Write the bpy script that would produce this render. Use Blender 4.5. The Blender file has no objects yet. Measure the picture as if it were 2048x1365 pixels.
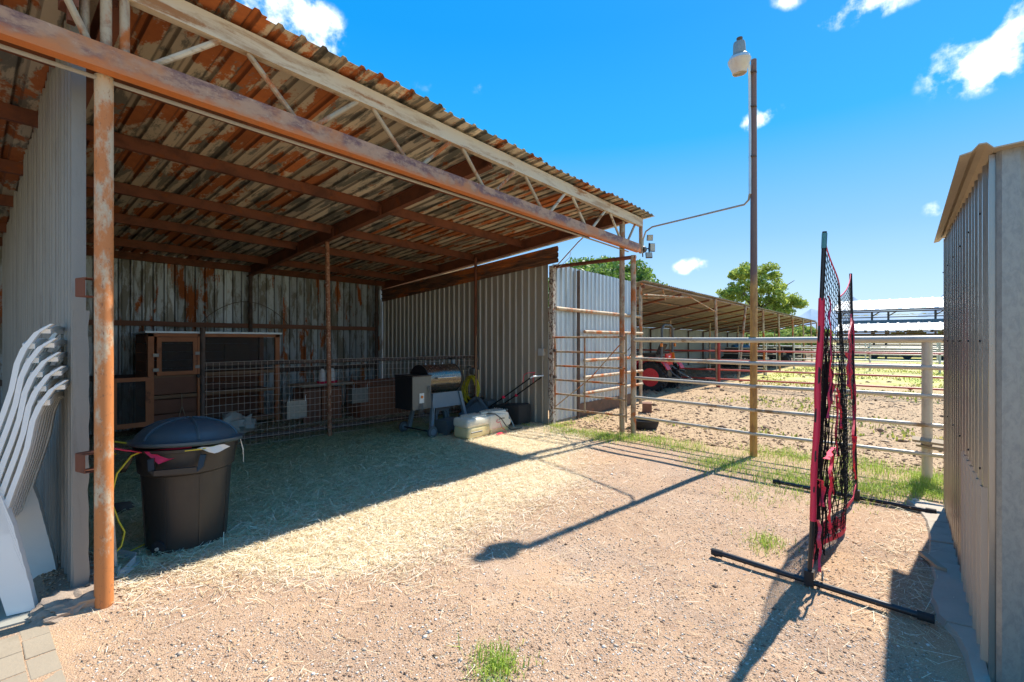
import bpy, math, random
import numpy as np
from math import sin, cos, pi, radians, sqrt, atan2
from mathutils import Vector, Matrix, noise as mnoise
random.seed(7); RNG = np.random.default_rng(11)
scene = bpy.context.scene
C = scene.collection

# ------------------------------------------------------------------ camera
YAW = math.atan2(776, 930)
cam = bpy.data.cameras.new('camera'); cam.lens = 16.35; cam.sensor_width = 36
cam.clip_start = 0.05; cam.clip_end = 20000
co = bpy.data.objects.new('camera', cam); C.objects.link(co)
co.location = (0, 0, 1.5); co.rotation_euler = (pi/2, 0, YAW - pi/2)
scene.camera = co
# ------------------------------------------------------------------ light
SUN = Vector((4.03, -0.62, 5.2)).normalized()
sl = bpy.data.lights.new('sun', 'SUN'); sl.energy = 2.95; sl.angle = radians(0.55); sl.color = (1, .94, .85)
so = bpy.data.objects.new('sun', sl); C.objects.link(so)
so.rotation_euler = SUN.to_track_quat('Z', 'Y').to_euler(); so.location = (10, -3, 20)
scene.view_settings.view_transform = 'Standard'; scene.view_settings.look = 'None'
scene.view_settings.exposure = 1.5; scene.view_settings.gamma = 1
scene.view_settings.use_curve_mapping = False
SKY_STRENGTH = 0.15
scene.cycles.max_bounces = 14; scene.cycles.diffuse_bounces = 8
w = bpy.data.worlds.new('World'); scene.world = w; w.use_nodes = True
wt = w.node_tree; wt.nodes.clear()
def wn(t, **k):
    n = wt.nodes.new(t)
    for a, b in k.items(): setattr(n, a, b)
    return n
wo = wn('ShaderNodeOutputWorld'); bg = wn('ShaderNodeBackground'); bg.inputs[1].default_value = SKY_STRENGTH
sky = wn('ShaderNodeTexSky', sky_type='NISHITA', sun_disc=False, sun_elevation=math.asin(SUN.z),
         sun_rotation=math.atan2(SUN.x, SUN.y), air_density=1.0, dust_density=0.6, ozone_density=2.5)
hs = wn('ShaderNodeHueSaturation'); hs.inputs['Saturation'].default_value = 1.25; hs.inputs['Hue'].default_value = .5; hs.inputs['Value'].default_value = .55
wt.links.new(sky.outputs[0], hs.inputs['Color'])
tc = wn('ShaderNodeTexCoord')
sz = wn('ShaderNodeSeparateXYZ'); wt.links.new(tc.outputs['Generated'], sz.inputs[0])
rp = wn('ShaderNodeValToRGB'); e_ = rp.color_ramp.elements
K = 1/(SKY_STRENGTH*2**scene.view_settings.exposure)
def kc(c): return (c[0], c[1], c[2], 1)
e_[0].position = 0; e_[0].color = kc((.62, .80, .98)); e_[1].position = 1; e_[1].color = kc((.0, .26, .82))
for p_, c_ in ((.10, (.46, .71, 1.0)), (.20, (.26, .56, .96)), (.38, (.02, .42, .92)), (.55, (.0, .33, .88))):
    q_ = e_.new(p_); q_.color = kc(c_)
wt.links.new(sz.outputs['Z'], rp.inputs[0])
vm = wn('ShaderNodeVectorMath', operation='SCALE'); vm.inputs['Scale'].default_value = K*1.14; wt.links.new(rp.outputs[0], vm.inputs[0])
bl = wn('ShaderNodeMix', data_type='RGBA'); bl.inputs[0].default_value = .93; wt.links.new(hs.outputs[0], bl.inputs[6]); wt.links.new(vm.outputs[0], bl.inputs[7])
nz = wn('ShaderNodeTexNoise'); nz.inputs['Scale'].default_value = 13; nz.inputs['Detail'].default_value = 7; nz.inputs['Roughness'].default_value = .62
wt.links.new(tc.outputs['Generated'], nz.inputs['Vector'])
nz2 = wn('ShaderNodeTexNoise'); nz2.inputs['Scale'].default_value = 34; nz2.inputs['Detail'].default_value = 6
wt.links.new(tc.outputs['Generated'], nz2.inputs['Vector'])
def wmath(op, a, b=None, c=None):
    n = wn('ShaderNodeMath', operation=op)
    for i, v in enumerate((a, b, c)):
        if v is None: continue
        if isinstance(v, (int, float)): n.inputs[i].default_value = v
        else: wt.links.new(v, n.inputs[i])
    return n.outputs[0]
def wdot(vec, v):
    n = wn('ShaderNodeVectorMath', operation='DOT_PRODUCT'); wt.links.new(vec, n.inputs[0]); n.inputs[1].default_value = v
    return n.outputs['Value']
# clouds: (direction, half width, half height, density, tilt)
CL = [((.350,.776,.535),.105,.050,1.0,-.10), ((.405,.774,.493),.045,.026,.45,-.5), ((.631,.608,.482),.02,.035,.28,0), ((.869,.034,.500),.085,.024,.9,0),
      ((.912,-.100,.400),.080,.052,1.15,.35), ((.900,.196,.389),.052,.018,.85,.35), ((.936,.318,.149),.036,.017,1.0,.1), ((.978,-.043,.206),.02,.014,.6,.2),
      ((.892,.329,.31),.03,.006,.35,.1), ((.554,.685,.472),.05,.02,.18,.1), ((.84,.136,.535),.03,.014,.5,-.4), ((.35,-.75,.45),.14,.05,1,.1),
      ((-.6,-.6,.4),.12,.05,1,0), ((-.8,.3,.45),.1,.05,.9,.1), ((-.2,.9,.3),.1,.03,.8,0), ((.1,-.3,.9),.1,.06,.7,.3), ((-.4,-.2,.8),.12,.05,.7,.3),
      ((.0,-.85,.35),.15,.05,1,.1), ((.6,-.7,.35),.12,.05,1,-.1), ((-.35,-.8,.6),.12,.06,1,.2), ((.35,-.5,.65),.11,.06,1,.1), ((.85,-.45,.4),.1,.04,1,.2), ((-.8,-.3,.35),.13,.05,1,0), ((.75,-.2,.75),.09,.05,.8,.2), ((-.6,.1,.7),.1,.05,.8,0),  # from here on, unseen clouds added as neutral fill light
      ((.2,-.95,.25),.16,.045,1,0), ((-.5,-.85,.25),.16,.045,1,0), ((.25,-.75,.62),.14,.06,1,.1), ((-.15,-.6,.85),.13,.06,1,.3), ((-.9,-.1,.6),.13,.06,1,.1), ((.95,-.7,.35),.12,.045,1,.1), ((-.3,.3,.9),.12,.06,1,.2), ((-.9,.5,.2),.13,.04,1,0), ((.4,-.2,.95),.1,.05,.8,0)]
tot = None
for d, a, b, den, tilt in CL:
    d = Vector(d).normalized(); r = d.cross(Vector((0, 0, 1))).normalized(); u = r.cross(d)
    r2 = r*cos(tilt) + u*sin(tilt); u2 = u*cos(tilt) - r*sin(tilt)
    x = wmath('DIVIDE', wmath('SUBTRACT', wdot(tc.outputs['Generated'], r2), d.dot(r2)), a)
    y = wmath('DIVIDE', wmath('SUBTRACT', wdot(tc.outputs['Generated'], u2), d.dot(u2)), b)
    rr = wmath('SQRT', wmath('ADD', wmath('MULTIPLY', x, x), wmath('MULTIPLY', y, y)))
    front = wmath('GREATER_THAN', wdot(tc.outputs['Generated'], d), .5)
    v = wmath('MULTIPLY', wmath('MULTIPLY', wmath('MAXIMUM', wmath('SUBTRACT', 1.25, rr), 0), den), front)
    tot = v if tot is None else wmath('MAXIMUM', tot, v)
nn = wmath('ADD', wmath('MULTIPLY', nz.outputs[0], 1.5), wmath('MULTIPLY', nz2.outputs[0], .7))
cm = wn('ShaderNodeMapRange', interpolation_type='SMOOTHSTEP'); cm.inputs[1].default_value = .22; cm.inputs[2].default_value = 1.55
wt.links.new(wmath('ADD', tot, wmath('MULTIPLY', wmath('SUBTRACT', nn, 1.12), wmath('MINIMUM', wmath('MULTIPLY', tot, 5.5), 2.6))), cm.inputs[0])
mx = wn('ShaderNodeMix', data_type='RGBA'); wt.links.new(cm.outputs[0], mx.inputs[0]); wt.links.new(bl.outputs[2], mx.inputs[6])
mx.inputs[7].default_value = (2.1*K, 2.08*K, 2.02*K, 1)
wt.links.new(mx.outputs[2], bg.inputs[0]); wt.links.new(bg.outputs[0], wo.inputs[0])

# ------------------------------------------------------------------ material helpers
class NT:
    def __init__(s, name, rough=.7, metal=0., col=(.5, .5, .5), spec=.5):
        s.m = bpy.data.materials.new(name); s.m.use_nodes = True; s.t = s.m.node_tree; s.b = s.t.nodes['Principled BSDF']
        s.set('Roughness', rough); s.set('Metallic', metal); s.set('Base Color', (*col, 1)); s.set('Specular IOR Level', spec)
    def link(s, v, sock):
        if isinstance(v, bpy.types.NodeSocket): s.t.links.new(v, sock)
        else: sock.default_value = v
    def set(s, k, v): s.link(v, s.b.inputs[k])
    def math(s, op, a, b=None, c=None):
        n = s.t.nodes.new('ShaderNodeMath'); n.operation = op
        for i, v in enumerate((a, b, c)):
            if v is not None: s.link(v, n.inputs[i])
        return n.outputs[0]
    def coord(s, kind='Object', scale=(1, 1, 1), rnd=0.):
        n = s.t.nodes.new('ShaderNodeTexCoord'); v = n.outputs[kind] if kind != 'Position' else None
        if kind == 'Position': v = s.t.nodes.new('ShaderNodeNewGeometry').outputs['Position']
        if rnd:
            oi = s.t.nodes.new('ShaderNodeObjectInfo'); k = s.t.nodes.new('ShaderNodeVectorMath'); k.operation = 'SCALE'
            cb = s.t.nodes.new('ShaderNodeCombineXYZ'); s.t.links.new(oi.outputs['Random'], cb.inputs[0]); s.t.links.new(oi.outputs['Random'], cb.inputs[1]); cb.inputs[2].default_value = .3
            s.t.links.new(cb.outputs[0], k.inputs[0]); k.inputs['Scale'].default_value = rnd
            a = s.t.nodes.new('ShaderNodeVectorMath'); a.operation = 'ADD'; s.t.links.new(v, a.inputs[0]); s.t.links.new(k.outputs[0], a.inputs[1]); v = a.outputs[0]
        m = s.t.nodes.new('ShaderNodeVectorMath'); m.operation = 'MULTIPLY'; s.t.links.new(v, m.inputs[0]); m.inputs[1].default_value = scale
        return m.outputs[0]
    def noise(s, v, scale, detail=5, rough=.6, dist=0.):
        n = s.t.nodes.new('ShaderNodeTexNoise'); s.t.links.new(v, n.inputs['Vector'])
        n.inputs['Scale'].default_value = scale; n.inputs['Detail'].default_value = detail; n.inputs['Roughness'].default_value = rough; n.inputs['Distortion'].default_value = dist
        return n.outputs[0]
    def vor(s, v, scale, out='Color', feature='F1'):
        n = s.t.nodes.new('ShaderNodeTexVoronoi'); n.feature = feature; s.t.links.new(v, n.inputs['Vector']); n.inputs['Scale'].default_value = scale
        return n.outputs[out]
    def ss(s, v, a, b):
        n = s.t.nodes.new('ShaderNodeMapRange'); n.interpolation_type = 'SMOOTHSTEP'; s.link(v, n.inputs[0]); n.inputs[1].default_value = a; n.inputs[2].default_value = b
        return n.outputs[0]
    def mix(s, f, a, b, mode='MIX'):
        n = s.t.nodes.new('ShaderNodeMix'); n.data_type = 'RGBA'; n.blend_type = mode; s.link(f, n.inputs[0])
        for v, i in ((a, 6), (b, 7)):
            s.link(v if isinstance(v, bpy.types.NodeSocket) else (*v, 1), n.inputs[i])
        return n.outputs[2]
    def sep(s, v):
        n = s.t.nodes.new('ShaderNodeSeparateXYZ'); s.t.links.new(v, n.inputs[0]); return n.outputs
    def ramp(s, f, stops):
        n = s.t.nodes.new('ShaderNodeValToRGB'); s.t.links.new(f, n.inputs[0]); e = n.color_ramp.elements
        e[0].position = stops[0][0]; e[0].color = (*stops[0][1], 1); e[1].position = stops[-1][0]; e[1].color = (*stops[-1][1], 1)
        for p, c in stops[1:-1]:
            k = e.new(p); k.color = (*c, 1)
        return n.outputs[0]
    def attr(s, name):
        n = s.t.nodes.new('ShaderNodeAttribute'); n.attribute_name = name; return n.outputs['Fac']
    def bump(s, h, strength=.3, dist=.01):
        n = s.t.nodes.new('ShaderNodeBump'); s.t.links.new(h, n.inputs['Height']); n.inputs['Strength'].default_value = strength; n.inputs['Distance'].default_value = dist
        s.t.links.new(n.outputs[0], s.b.inputs['Normal'])

def plain(name, col, rough=.6, metal=0., var=.12, scale=8, bump=.1, dirt=None, dirt_lo=.55, dirt_hi=.75):
    t = NT(name, rough, metal); v = t.coord('Object', rnd=7)
    n = t.noise(v, scale, 6); n2 = t.noise(v, scale*9, 3)
    c = t.mix(n, tuple(x*(1-var) for x in col), tuple(min(1, x*(1+var)) for x in col))
    if dirt: c = t.mix(t.ss(t.noise(v, scale*.45, 7, .7), dirt_lo, dirt_hi), c, dirt)
    t.set('Base Color', c); t.set('Roughness', t.math('ADD', t.math('MULTIPLY', t.math('SUBTRACT', n2, .5), .3), rough))
    if bump: t.bump(n2, bump, .004)
    return t.m

RUST1 = (.62, .19, .04); RUST2 = (.30, .08, .025)
def weathered(name, base, dark, stretch=(1, 1, 1), scale=5, dlo=.45, dhi=.6, rlo=.58, rhi=.66, rscale=3, rstretch=(1, 1, 1), metal=.25, rough=.5, rnd=13,
              base2=None, speck=.0, bump=.25, rustcol=(RUST1, RUST2), ribs=None):
    t = NT(name, rough, metal)
    v = t.coord('Object', stretch, rnd); v2 = t.coord('Object', rstretch, rnd+4); v0 = t.coord('Object', (1, 1, 1), rnd)
    n1 = t.noise(v, scale, 8, .68, .4); n3 = t.noise(v0, 45, 4, .7)
    b = t.mix(t.noise(v, scale*.5, 4), base, base2 or tuple(x*.8 for x in base))
    f1 = t.ss(t.math('ADD', n1, t.math('MULTIPLY', t.math('SUBTRACT', n3, .5), .10)), dlo, dhi)
    c = t.mix(f1, b, dark)
    n2 = t.noise(v2, rscale, 6, .6, .3)
    f2 = t.ss(t.math('ADD', n2, t.math('MULTIPLY', t.math('SUBTRACT', n3, .5), .12)), rlo, rhi)
    rc = t.mix(t.noise(v0, 14, 5, .7), rustcol[0], rustcol[1])
    c = t.mix(f2, c, rc)
    if ribs: # darker lines along the rib sides, and every pan weathered a little differently
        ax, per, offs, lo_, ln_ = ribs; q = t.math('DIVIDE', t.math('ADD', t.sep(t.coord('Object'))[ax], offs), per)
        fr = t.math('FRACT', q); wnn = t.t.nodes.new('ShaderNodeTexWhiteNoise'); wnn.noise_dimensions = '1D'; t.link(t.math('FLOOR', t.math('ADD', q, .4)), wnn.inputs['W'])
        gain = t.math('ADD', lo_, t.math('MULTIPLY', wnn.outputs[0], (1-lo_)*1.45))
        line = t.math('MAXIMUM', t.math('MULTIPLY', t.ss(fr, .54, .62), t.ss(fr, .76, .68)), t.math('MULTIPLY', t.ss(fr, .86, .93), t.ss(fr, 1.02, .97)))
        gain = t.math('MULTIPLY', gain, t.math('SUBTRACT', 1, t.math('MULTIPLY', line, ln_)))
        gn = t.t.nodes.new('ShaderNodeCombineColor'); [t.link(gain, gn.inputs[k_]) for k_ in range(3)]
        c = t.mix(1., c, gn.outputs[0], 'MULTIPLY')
    if speck: c = t.mix(t.ss(n3, .62, .72), c, tuple(x*.4 for x in RUST1))
    t.set('Base Color', c)
    t.set('Metallic', t.math('MULTIPLY', t.math('SUBTRACT', 1, f2), metal))
    t.set('Roughness', t.math('ADD', rough, t.math('MULTIPLY', f2, .35)))
    t.bump(t.math('ADD', n3, t.math('MULTIPLY', f2, .5)), bump, .004)
    return t.m

# ------------------------------------------------------------------ mesh helpers
V3 = Vector
class MB:
    def __init__(s): s.v = []; s.f = []
    def add(s, vs, fs):
        k = len(s.v); s.v.extend([tuple(p) for p in vs]); s.f.extend([tuple(i+k for i in f) for f in fs]); return s
    def box(s, c, d, rz=0, M=None, taper=1.):
        x, y, z = d[0]/2, d[1]/2, d[2]/2; vs = []
        for dz in (-1, 1):
            t = taper if dz > 0 else 1
            for dx, dy in ((-1, -1), (1, -1), (1, 1), (-1, 1)):
                p = V3((dx*x*t, dy*y*t, dz*z))
                if M is not None: p = M @ p
                elif rz: p = V3((p.x*cos(rz)-p.y*sin(rz), p.x*sin(rz)+p.y*cos(rz), p.z))
                vs.append(p + V3(c))
        return s.add(vs, [(3, 2, 1, 0), (4, 5, 6, 7), (0, 1, 5, 4), (1, 2, 6, 5), (2, 3, 7, 6), (3, 0, 4, 7)])
    def span(s, a, b): # box between two corners
        return s.box([(a[i]+b[i])/2 for i in range(3)], [abs(b[i]-a[i]) for i in range(3)])
    def tube(s, pts, r=.02, n=8, caps=True, closed=False):
        pts = [V3(p) for p in pts]; m = len(pts); rs = r if isinstance(r, (list, tuple)) else [r]*m
        T = []
        for i in range(m):
            if closed: a, b = pts[i-1], pts[(i+1) % m]
            else: a, b = pts[max(i-1, 0)], pts[min(i+1, m-1)]
            T.append((b-a).normalized())
        up = V3((0, 0, 1)) if abs(T[0].z) < .9 else V3((1, 0, 0))
        N = (up - T[0]*up.dot(T[0])).normalized(); vs = []; fs = []
        for i in range(m):
            N = (N - T[i]*N.dot(T[i])).normalized(); B = T[i].cross(N)
            for k in range(n):
                a = 2*pi*k/n; vs.append(pts[i] + (N*cos(a)+B*sin(a))*rs[i])
        for i in range(m if closed else m-1):
            j = (i+1) % m
            for k in range(n):
                l = (k+1) % n; fs.append((i*n+k, i*n+l, j*n+l, j*n+k))
        if caps and not closed: fs.append(tuple(range(n-1, -1, -1))); fs.append(tuple((m-1)*n+k for k in range(n)))
        return s.add(vs, fs)
    def beam(s, pts, wdir, w, h): # rectangular sweep; wdir lateral, w lateral width, h thickness
        pts = [V3(p) for p in pts]; W = V3(wdir).normalized(); m = len(pts); ws = w if isinstance(w, (list, tuple)) else [w]*m; hs_ = h if isinstance(h, (list, tuple)) else [h]*m
        vs = []; fs = []
        for i in range(m):
            t = (pts[min(i+1, m-1)]-pts[max(i-1, 0)]).normalized(); H = W.cross(t).normalized()
            for a, b in ((-1, -1), (1, -1), (1, 1), (-1, 1)): vs.append(pts[i]+W*a*ws[i]/2+H*b*hs_[i]/2)
        for i in range(m-1):
            for k in range(4):
                l = (k+1) % 4; fs.append((i*4+k, i*4+l, i*4+4+l, i*4+4+k))
        fs += [(3, 2, 1, 0), tuple((m-1)*4+k for k in range(4))]
        return s.add(vs, fs)
    def lathe(s, c, prof, n=24, axis='Z', rfun=None, M=None):
        vs = []; fs = []; c = V3(c)
        for (r, z) in prof:
            for k in range(n):
                a = 2*pi*k/n; rr = r*(rfun(a, z) if rfun else 1)
                p = V3((rr*cos(a), rr*sin(a), z))
                if axis == 'X': p = V3((p.z, p.x, p.y))
                elif axis == 'Y': p = V3((p.x, p.z, p.y))
                if M is not None: p = M @ p
                vs.append(c+p)
        for i in range(len(prof)-1):
            for k in range(n):
                l = (k+1) % n; fs.append((i*n+k, i*n+l, (i+1)*n+l, (i+1)*n+k))
        fs.append(tuple(range(n-1, -1, -1))); fs.append(tuple((len(prof)-1)*n+k for k in range(n)))
        return s.add(vs, fs)
    def prism(s, poly, ext): # poly list of 3D pts, ext vector
        n = len(poly); e = V3(ext); vs = [V3(p) for p in poly] + [V3(p)+e for p in poly]
        return s.add(vs, [tuple(range(n-1, -1, -1)), tuple(range(n, 2*n))] + [(i, (i+1) % n, n+(i+1) % n, n+i) for i in range(n)])
    def corr(s, o, u, v, nrm, width, v0=0., v1=1., pitch=.156, depth=.022, phase=0., thick=.0025, wob=0.):
        # trapezoid ribbed sheet; v0 / v1 may be functions of the distance along u
        o, u, v, nrm = V3(o), V3(u), V3(v), V3(nrm); f0 = v0 if callable(v0) else (lambda q: v0); f1 = v1 if callable(v1) else (lambda q: v1)
        ks = []; k = -1
        while k*pitch < width+pitch:
            for a, h in ((0, 0), (.60, 0), (.70, 1), (.88, 1), (.98, 0)):
                q = (k+a)*pitch+phase
                if 0 <= q <= width: ks.append((q, h))
            k += 1
        def hat(q):
            a = ((q-phase)/pitch) % 1
            return 0 if a < .6 or a > .98 else ((a-.6)/.1 if a < .7 else (1 if a < .88 else (.98-a)/.1))
        if ks[0][0] > 1e-4: ks.insert(0, (0, hat(0)))
        if ks[-1][0] < width-1e-4: ks.append((width, hat(width)))
        vs = []; fs = []; m = len(ks)
        for sgn in (0, 1):
            for q, h in ks:
                wv = wob*(mnoise.noise(o*.7+u*q*3)) if wob else 0
                b = o+u*q+nrm*(h*depth+wv-sgn*thick)
                vs.append(b+v*f0(q)); vs.append(b+v*f1(q))
        for i in range(m-1):
            a = 2*i; b = 2*m+2*i
            fs += [(a, a+2, a+3, a+1), (b, b+1, b+3, b+2), (a, b, b+2, a+2), (a+1, a+3, b+3, b+1)]
        a = 2*m-2; b = 4*m-2; fs += [(0, 1, 2*m+1, 2*m), (a, b, b+1, a+1)]
        return s.add(vs, fs)
    def wire(s, p, q, r=.002): return s.tube([p, q], r, 4, caps=False)
    def build(s, name, mat, parent=None, smooth=False, kind=None, label=None, cat=None, group=None, offset=None):
        off = V3((0, 0, 0)); p = parent
        while p is not None: off += p.location; p = p.parent
        me = bpy.data.meshes.new(name)
        if offset is not None: off = V3(offset)
        me.from_pydata([(a-off.x, b-off.y, c-off.z) for a, b, c in s.v], [], s.f); me.update()
        if smooth:
            me.polygons.foreach_set('use_smooth', [True]*len(me.polygons)); me.set_sharp_from_angle(angle=radians(38))
        me.materials.append(mat)
        o = bpy.data.objects.new(name, me); C.objects.link(o)
        if parent is not None: o.parent = parent
        elif offset is not None: o.location = off
        tag(o, label, cat, group, kind)
        return o
def tag(o, label=None, cat=None, group=None, kind=None):
    if label: o['label'] = label
    if cat: o['category'] = cat
    if group: o['group'] = group
    if kind: o['kind'] = kind
    return o
def thing(name, loc, label, cat, group=None):
    o = bpy.data.objects.new(name, None); C.objects.link(o); o.location = loc; o.empty_display_size = .1
    return tag(o, label, cat, group)
def copy_tree(o, parent=None):
    c = o.copy(); C.objects.link(c); c.parent = parent
    for ch in list(o.children): copy_tree(ch, c)
    return c
def arr_mesh(name, verts, quads, mat, rnd=None, kind='stuff', parent=None, offset=(0, 0, 0), ncorner=4):
    me = bpy.data.meshes.new(name); nv = len(verts); nf = len(quads)
    me.vertices.add(nv); me.vertices.foreach_set('co', (verts-np.array(offset)).astype(np.float32).ravel())
    me.loops.add(nf*ncorner); me.loops.foreach_set('vertex_index', quads.astype(np.int32).ravel())
    me.polygons.add(nf); me.polygons.foreach_set('loop_start', np.arange(0, nf*ncorner, ncorner, dtype=np.int32))
    me.update(calc_edges=True); me.validate()
    if rnd is not None:
        a = me.attributes.new('rnd', 'FLOAT', 'POINT'); a.data.foreach_set('value', rnd.astype(np.float32))
    me.materials.append(mat); o = bpy.data.objects.new(name, me); C.objects.link(o)
    if parent is not None: o.parent = parent
    if kind: o['kind'] = kind
    return o
def text_mesh(name, txt, size, mat, M, parent, depth=.001):
    cu = bpy.data.curves.new(name+'_c', 'FONT'); cu.body = txt; cu.size = size; cu.extrude = depth; cu.align_x = 'CENTER'; cu.align_y = 'CENTER'
    tmp = bpy.data.objects.new(name+'_t', cu); C.objects.link(tmp)
    dg = bpy.context.evaluated_depsgraph_get(); me = bpy.data.meshes.new_from_object(tmp.evaluated_get(dg)); me.name = name
    bpy.data.objects.remove(tmp); off = V3((0, 0, 0)); p = parent
    while p is not None: off += p.location; p = p.parent
    me.transform(Matrix.Translation(-off) @ M); me.materials.clear(); me.materials.append(mat)
    o = bpy.data.objects.new(name, me); C.objects.link(o); o.parent = parent; return o

# ------------------------------------------------------------------ materials
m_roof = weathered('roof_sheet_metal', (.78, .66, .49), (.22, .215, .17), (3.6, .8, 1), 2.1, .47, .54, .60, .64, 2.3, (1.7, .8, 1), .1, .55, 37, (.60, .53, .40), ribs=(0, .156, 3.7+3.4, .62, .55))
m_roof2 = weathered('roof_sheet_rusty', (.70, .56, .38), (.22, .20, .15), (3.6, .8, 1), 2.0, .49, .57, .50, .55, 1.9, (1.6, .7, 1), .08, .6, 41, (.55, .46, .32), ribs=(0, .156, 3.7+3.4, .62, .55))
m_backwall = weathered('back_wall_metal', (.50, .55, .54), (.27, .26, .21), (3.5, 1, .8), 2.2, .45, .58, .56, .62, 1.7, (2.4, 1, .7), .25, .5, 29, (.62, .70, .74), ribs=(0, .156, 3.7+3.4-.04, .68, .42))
m_sidewall = weathered('side_wall_metal', (.54, .50, .42), (.38, .35, .28), (1, 5, .4), 2, .5, .7, .74, .8, 2, (1, 3, 1), .35, .45, 17, (.40, .38, .32))
m_divider = weathered('divider_metal', (.36, .35, .315), (.22, .21, .19), (3, 3, .35), 2.6, .5, .7, .76, .82, 2, (1, 1, 1), .35, .5, 17, (.24, .235, .215))
m_white = weathered('bright_galvanised', (.48, .55, .60), (.34, .40, .44), (5, 1, .4), 1.6, .5, .72, .80, .86, 3, (4, 1, .6), .55, .42, 23, (.56, .61, .64))
m_flash = weathered('rusty_flashing', (.22, .10, .055), (.10, .055, .035), (1, .6, 5), 3, .45, .6, .50, .62, 2, (1, .5, 3), .05, .7, 9)
m_rust = weathered('rusted_steel', (.22, .072, .034), (.11, .038, .02), (1, 1, 1), 4, .45, .65, .58, .72, 5, (1, 1, 1), .05, .75, 9, rustcol=((.33, .10, .03), (.16, .05, .022)))
m_topchord = weathered('cream_painted_steel', (.66, .51, .32), (.44, .29, .16), (.6, 1, 3), 3, .48, .66, .54, .66, 3, (.5, 1, 3), .0, .5, 5, (.66, .58, .44), rustcol=((.42, .22, .09), (.3, .12, .05)))
m_galvpipe = weathered('galvanised_rail', (.66, .60, .48), (.46, .42, .35), (1, 1, 1), 5, .5, .7, .58, .68, 2.2, (1, 1, 1), .2, .42, 11, rustcol=((.36, .24, .13), (.28, .16, .08)))
m_pipe = weathered('rusty_galvanised_pipe', (.50, .46, .38), (.32, .27, .2), (1, 1, .6), 8, .45, .62, .49, .60, 4.5, (1, 1, .5), .2, .55, 11, (.46, .40, .3))
m_pipe_r = weathered('rusty_cream_pipe', (.52, .41, .27), (.32, .20, .12), (1, 1, .7), 7, .46, .60, .50, .62, 4, (1, 1, .6), .1, .6, 11)
m_darkpipe = weathered('dark_brown_pipe', (.13, .09, .07), (.07, .05, .04), (1, 1, 1), 6, .5, .62, .6, .7, 6, (1, 1, 1), .1, .7, 7, rustcol=((.22, .1, .05), (.1, .05, .03)))
m_redpipe = plain('red_painted_pipe', (.42, .045, .03), .5, 0, .2, 5, .1, dirt=(.25, .09, .05))
m_farpipe = plain('pale_far_pipe', (.55, .53, .48), .5, .2, .2, 4, .05, dirt=(.35, .2, .11))
m_conduit = plain('grey_conduit', (.42, .40, .34), .45, .3, .1)
# bottom chord: weathered purple-grey face, bare rust towards its lower lip
t = NT('purple_grey_chord', .55); v = t.coord('Object', (1, 1, 1), 3); z = t.sep(t.coord('Object'))[2]
n = t.noise(t.coord('Object', (1.2, 1, 2.5), 3), 4, 8, .7); nf = t.noise(v, 40, 4, .7)
c = t.mix(t.ss(n, .40, .60), (.46, .27, .16), (.17, .08, .075)); c = t.mix(t.ss(nf, .56, .76), c, (.52, .38, .27)); c = t.mix(t.ss(t.noise(v, 2.3, 6), .52, .66), c, (.50, .20, .07))
e = t.math('ADD', t.math('MULTIPLY', t.math('SUBTRACT', 3.045, z), 14), t.math('MULTIPLY', t.math('SUBTRACT', n, .5), 2.6))
c = t.mix(t.ss(e, .0, .9), c, (.60, .19, .045)); t.set('Base Color', c); t.bump(nf, .2, .003); m_chord = t.m
# near post: pale peeling paint above, orange rust where it has worn off
t = NT('peeling_post', .6); v = t.coord('Object', (1, 1, .5), 3); z = t.sep(t.coord('Object'))[2]
n = t.noise(v, 9, 8, .7); nf = t.noise(v, 70, 4, .7)
c = t.mix(t.ss(t.math('ADD', n, t.math('MULTIPLY', t.math('SUBTRACT', 1.9, z), .055)), .40, .56), (.56, .45, .30), (.56, .20, .055)); c = t.mix(t.ss(nf, .56, .72), c, (.30, .12, .05))
c = t.mix(t.ss(t.noise(v, 3.5, 6), .60, .70), c, (.40, .38, .32)); t.set('Base Color', c); t.bump(nf, .25, .003); m_post = t.m
# lamp pole: ochre below, dark above
t = NT('ochre_pole', .55); v = t.coord('Object', (1, 1, .35), 0); z = t.sep(t.coord('Object'))[2]; n = t.noise(v, 8, 7, .7)
c = t.mix(t.ss(n, .42, .6), (.62, .33, .085), (.40, .19, .055)); c = t.mix(t.ss(t.math('ADD', z, t.math('MULTIPLY', n, .4)), 2.35, 2.6), c, t.mix(n, (.13, .06, .05), (.26, .17, .13)))
t.set('Base Color', c); t.bump(n, .2, .003); m_pole = t.m
m_galv = weathered('galvanised_plain', (.33, .335, .30), (.27, .275, .25), (1, 3, 1.5), 16, .38, .68, .80, .86, 3, (1, 1, 1), .45, .45, 7, (.37, .36, .315))
m_shedwall = weathered('shed_wall_metal', (.34, .325, .285), (.22, .215, .19), (5, 5, .3), 1.5, .5, .75, .8, .86, 3, (1, 1, 1), .75, .30, 7, (.40, .38, .34))
m_tanpanel = weathered('tan_painted_sheet', (.66, .54, .40), (.56, .45, .33), (5, 5, .5), 2, .5, .75, .85, .9, 3, (1, 1, 1), .05, .5, 7)
m_concrete = plain('old_concrete', (.44, .38, .30), .9, 0, .2, 5, .5, dirt=(.25, .2, .155))
m_slab = plain('concrete_slab', (.33, .32, .27), .85, 0, .1, 3, .3, dirt=(.36, .30, .22))
m_paver = plain('tan_paver', (.34, .28, .20), .9, 0, .14, 5, .5, dirt=(.28, .23, .16))
m_blackplastic = plain('black_bin_plastic', (.028, .026, .023), .42, 0, .25, 5, .12, dirt=(.05, .043, .034), dirt_lo=.5, dirt_hi=.85)
m_lid = plain('dark_blue_lid_plastic', (.045, .075, .09), .38, 0, .25, 5, .1, dirt=(.07, .085, .095), dirt_lo=.5, dirt_hi=.85)
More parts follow.
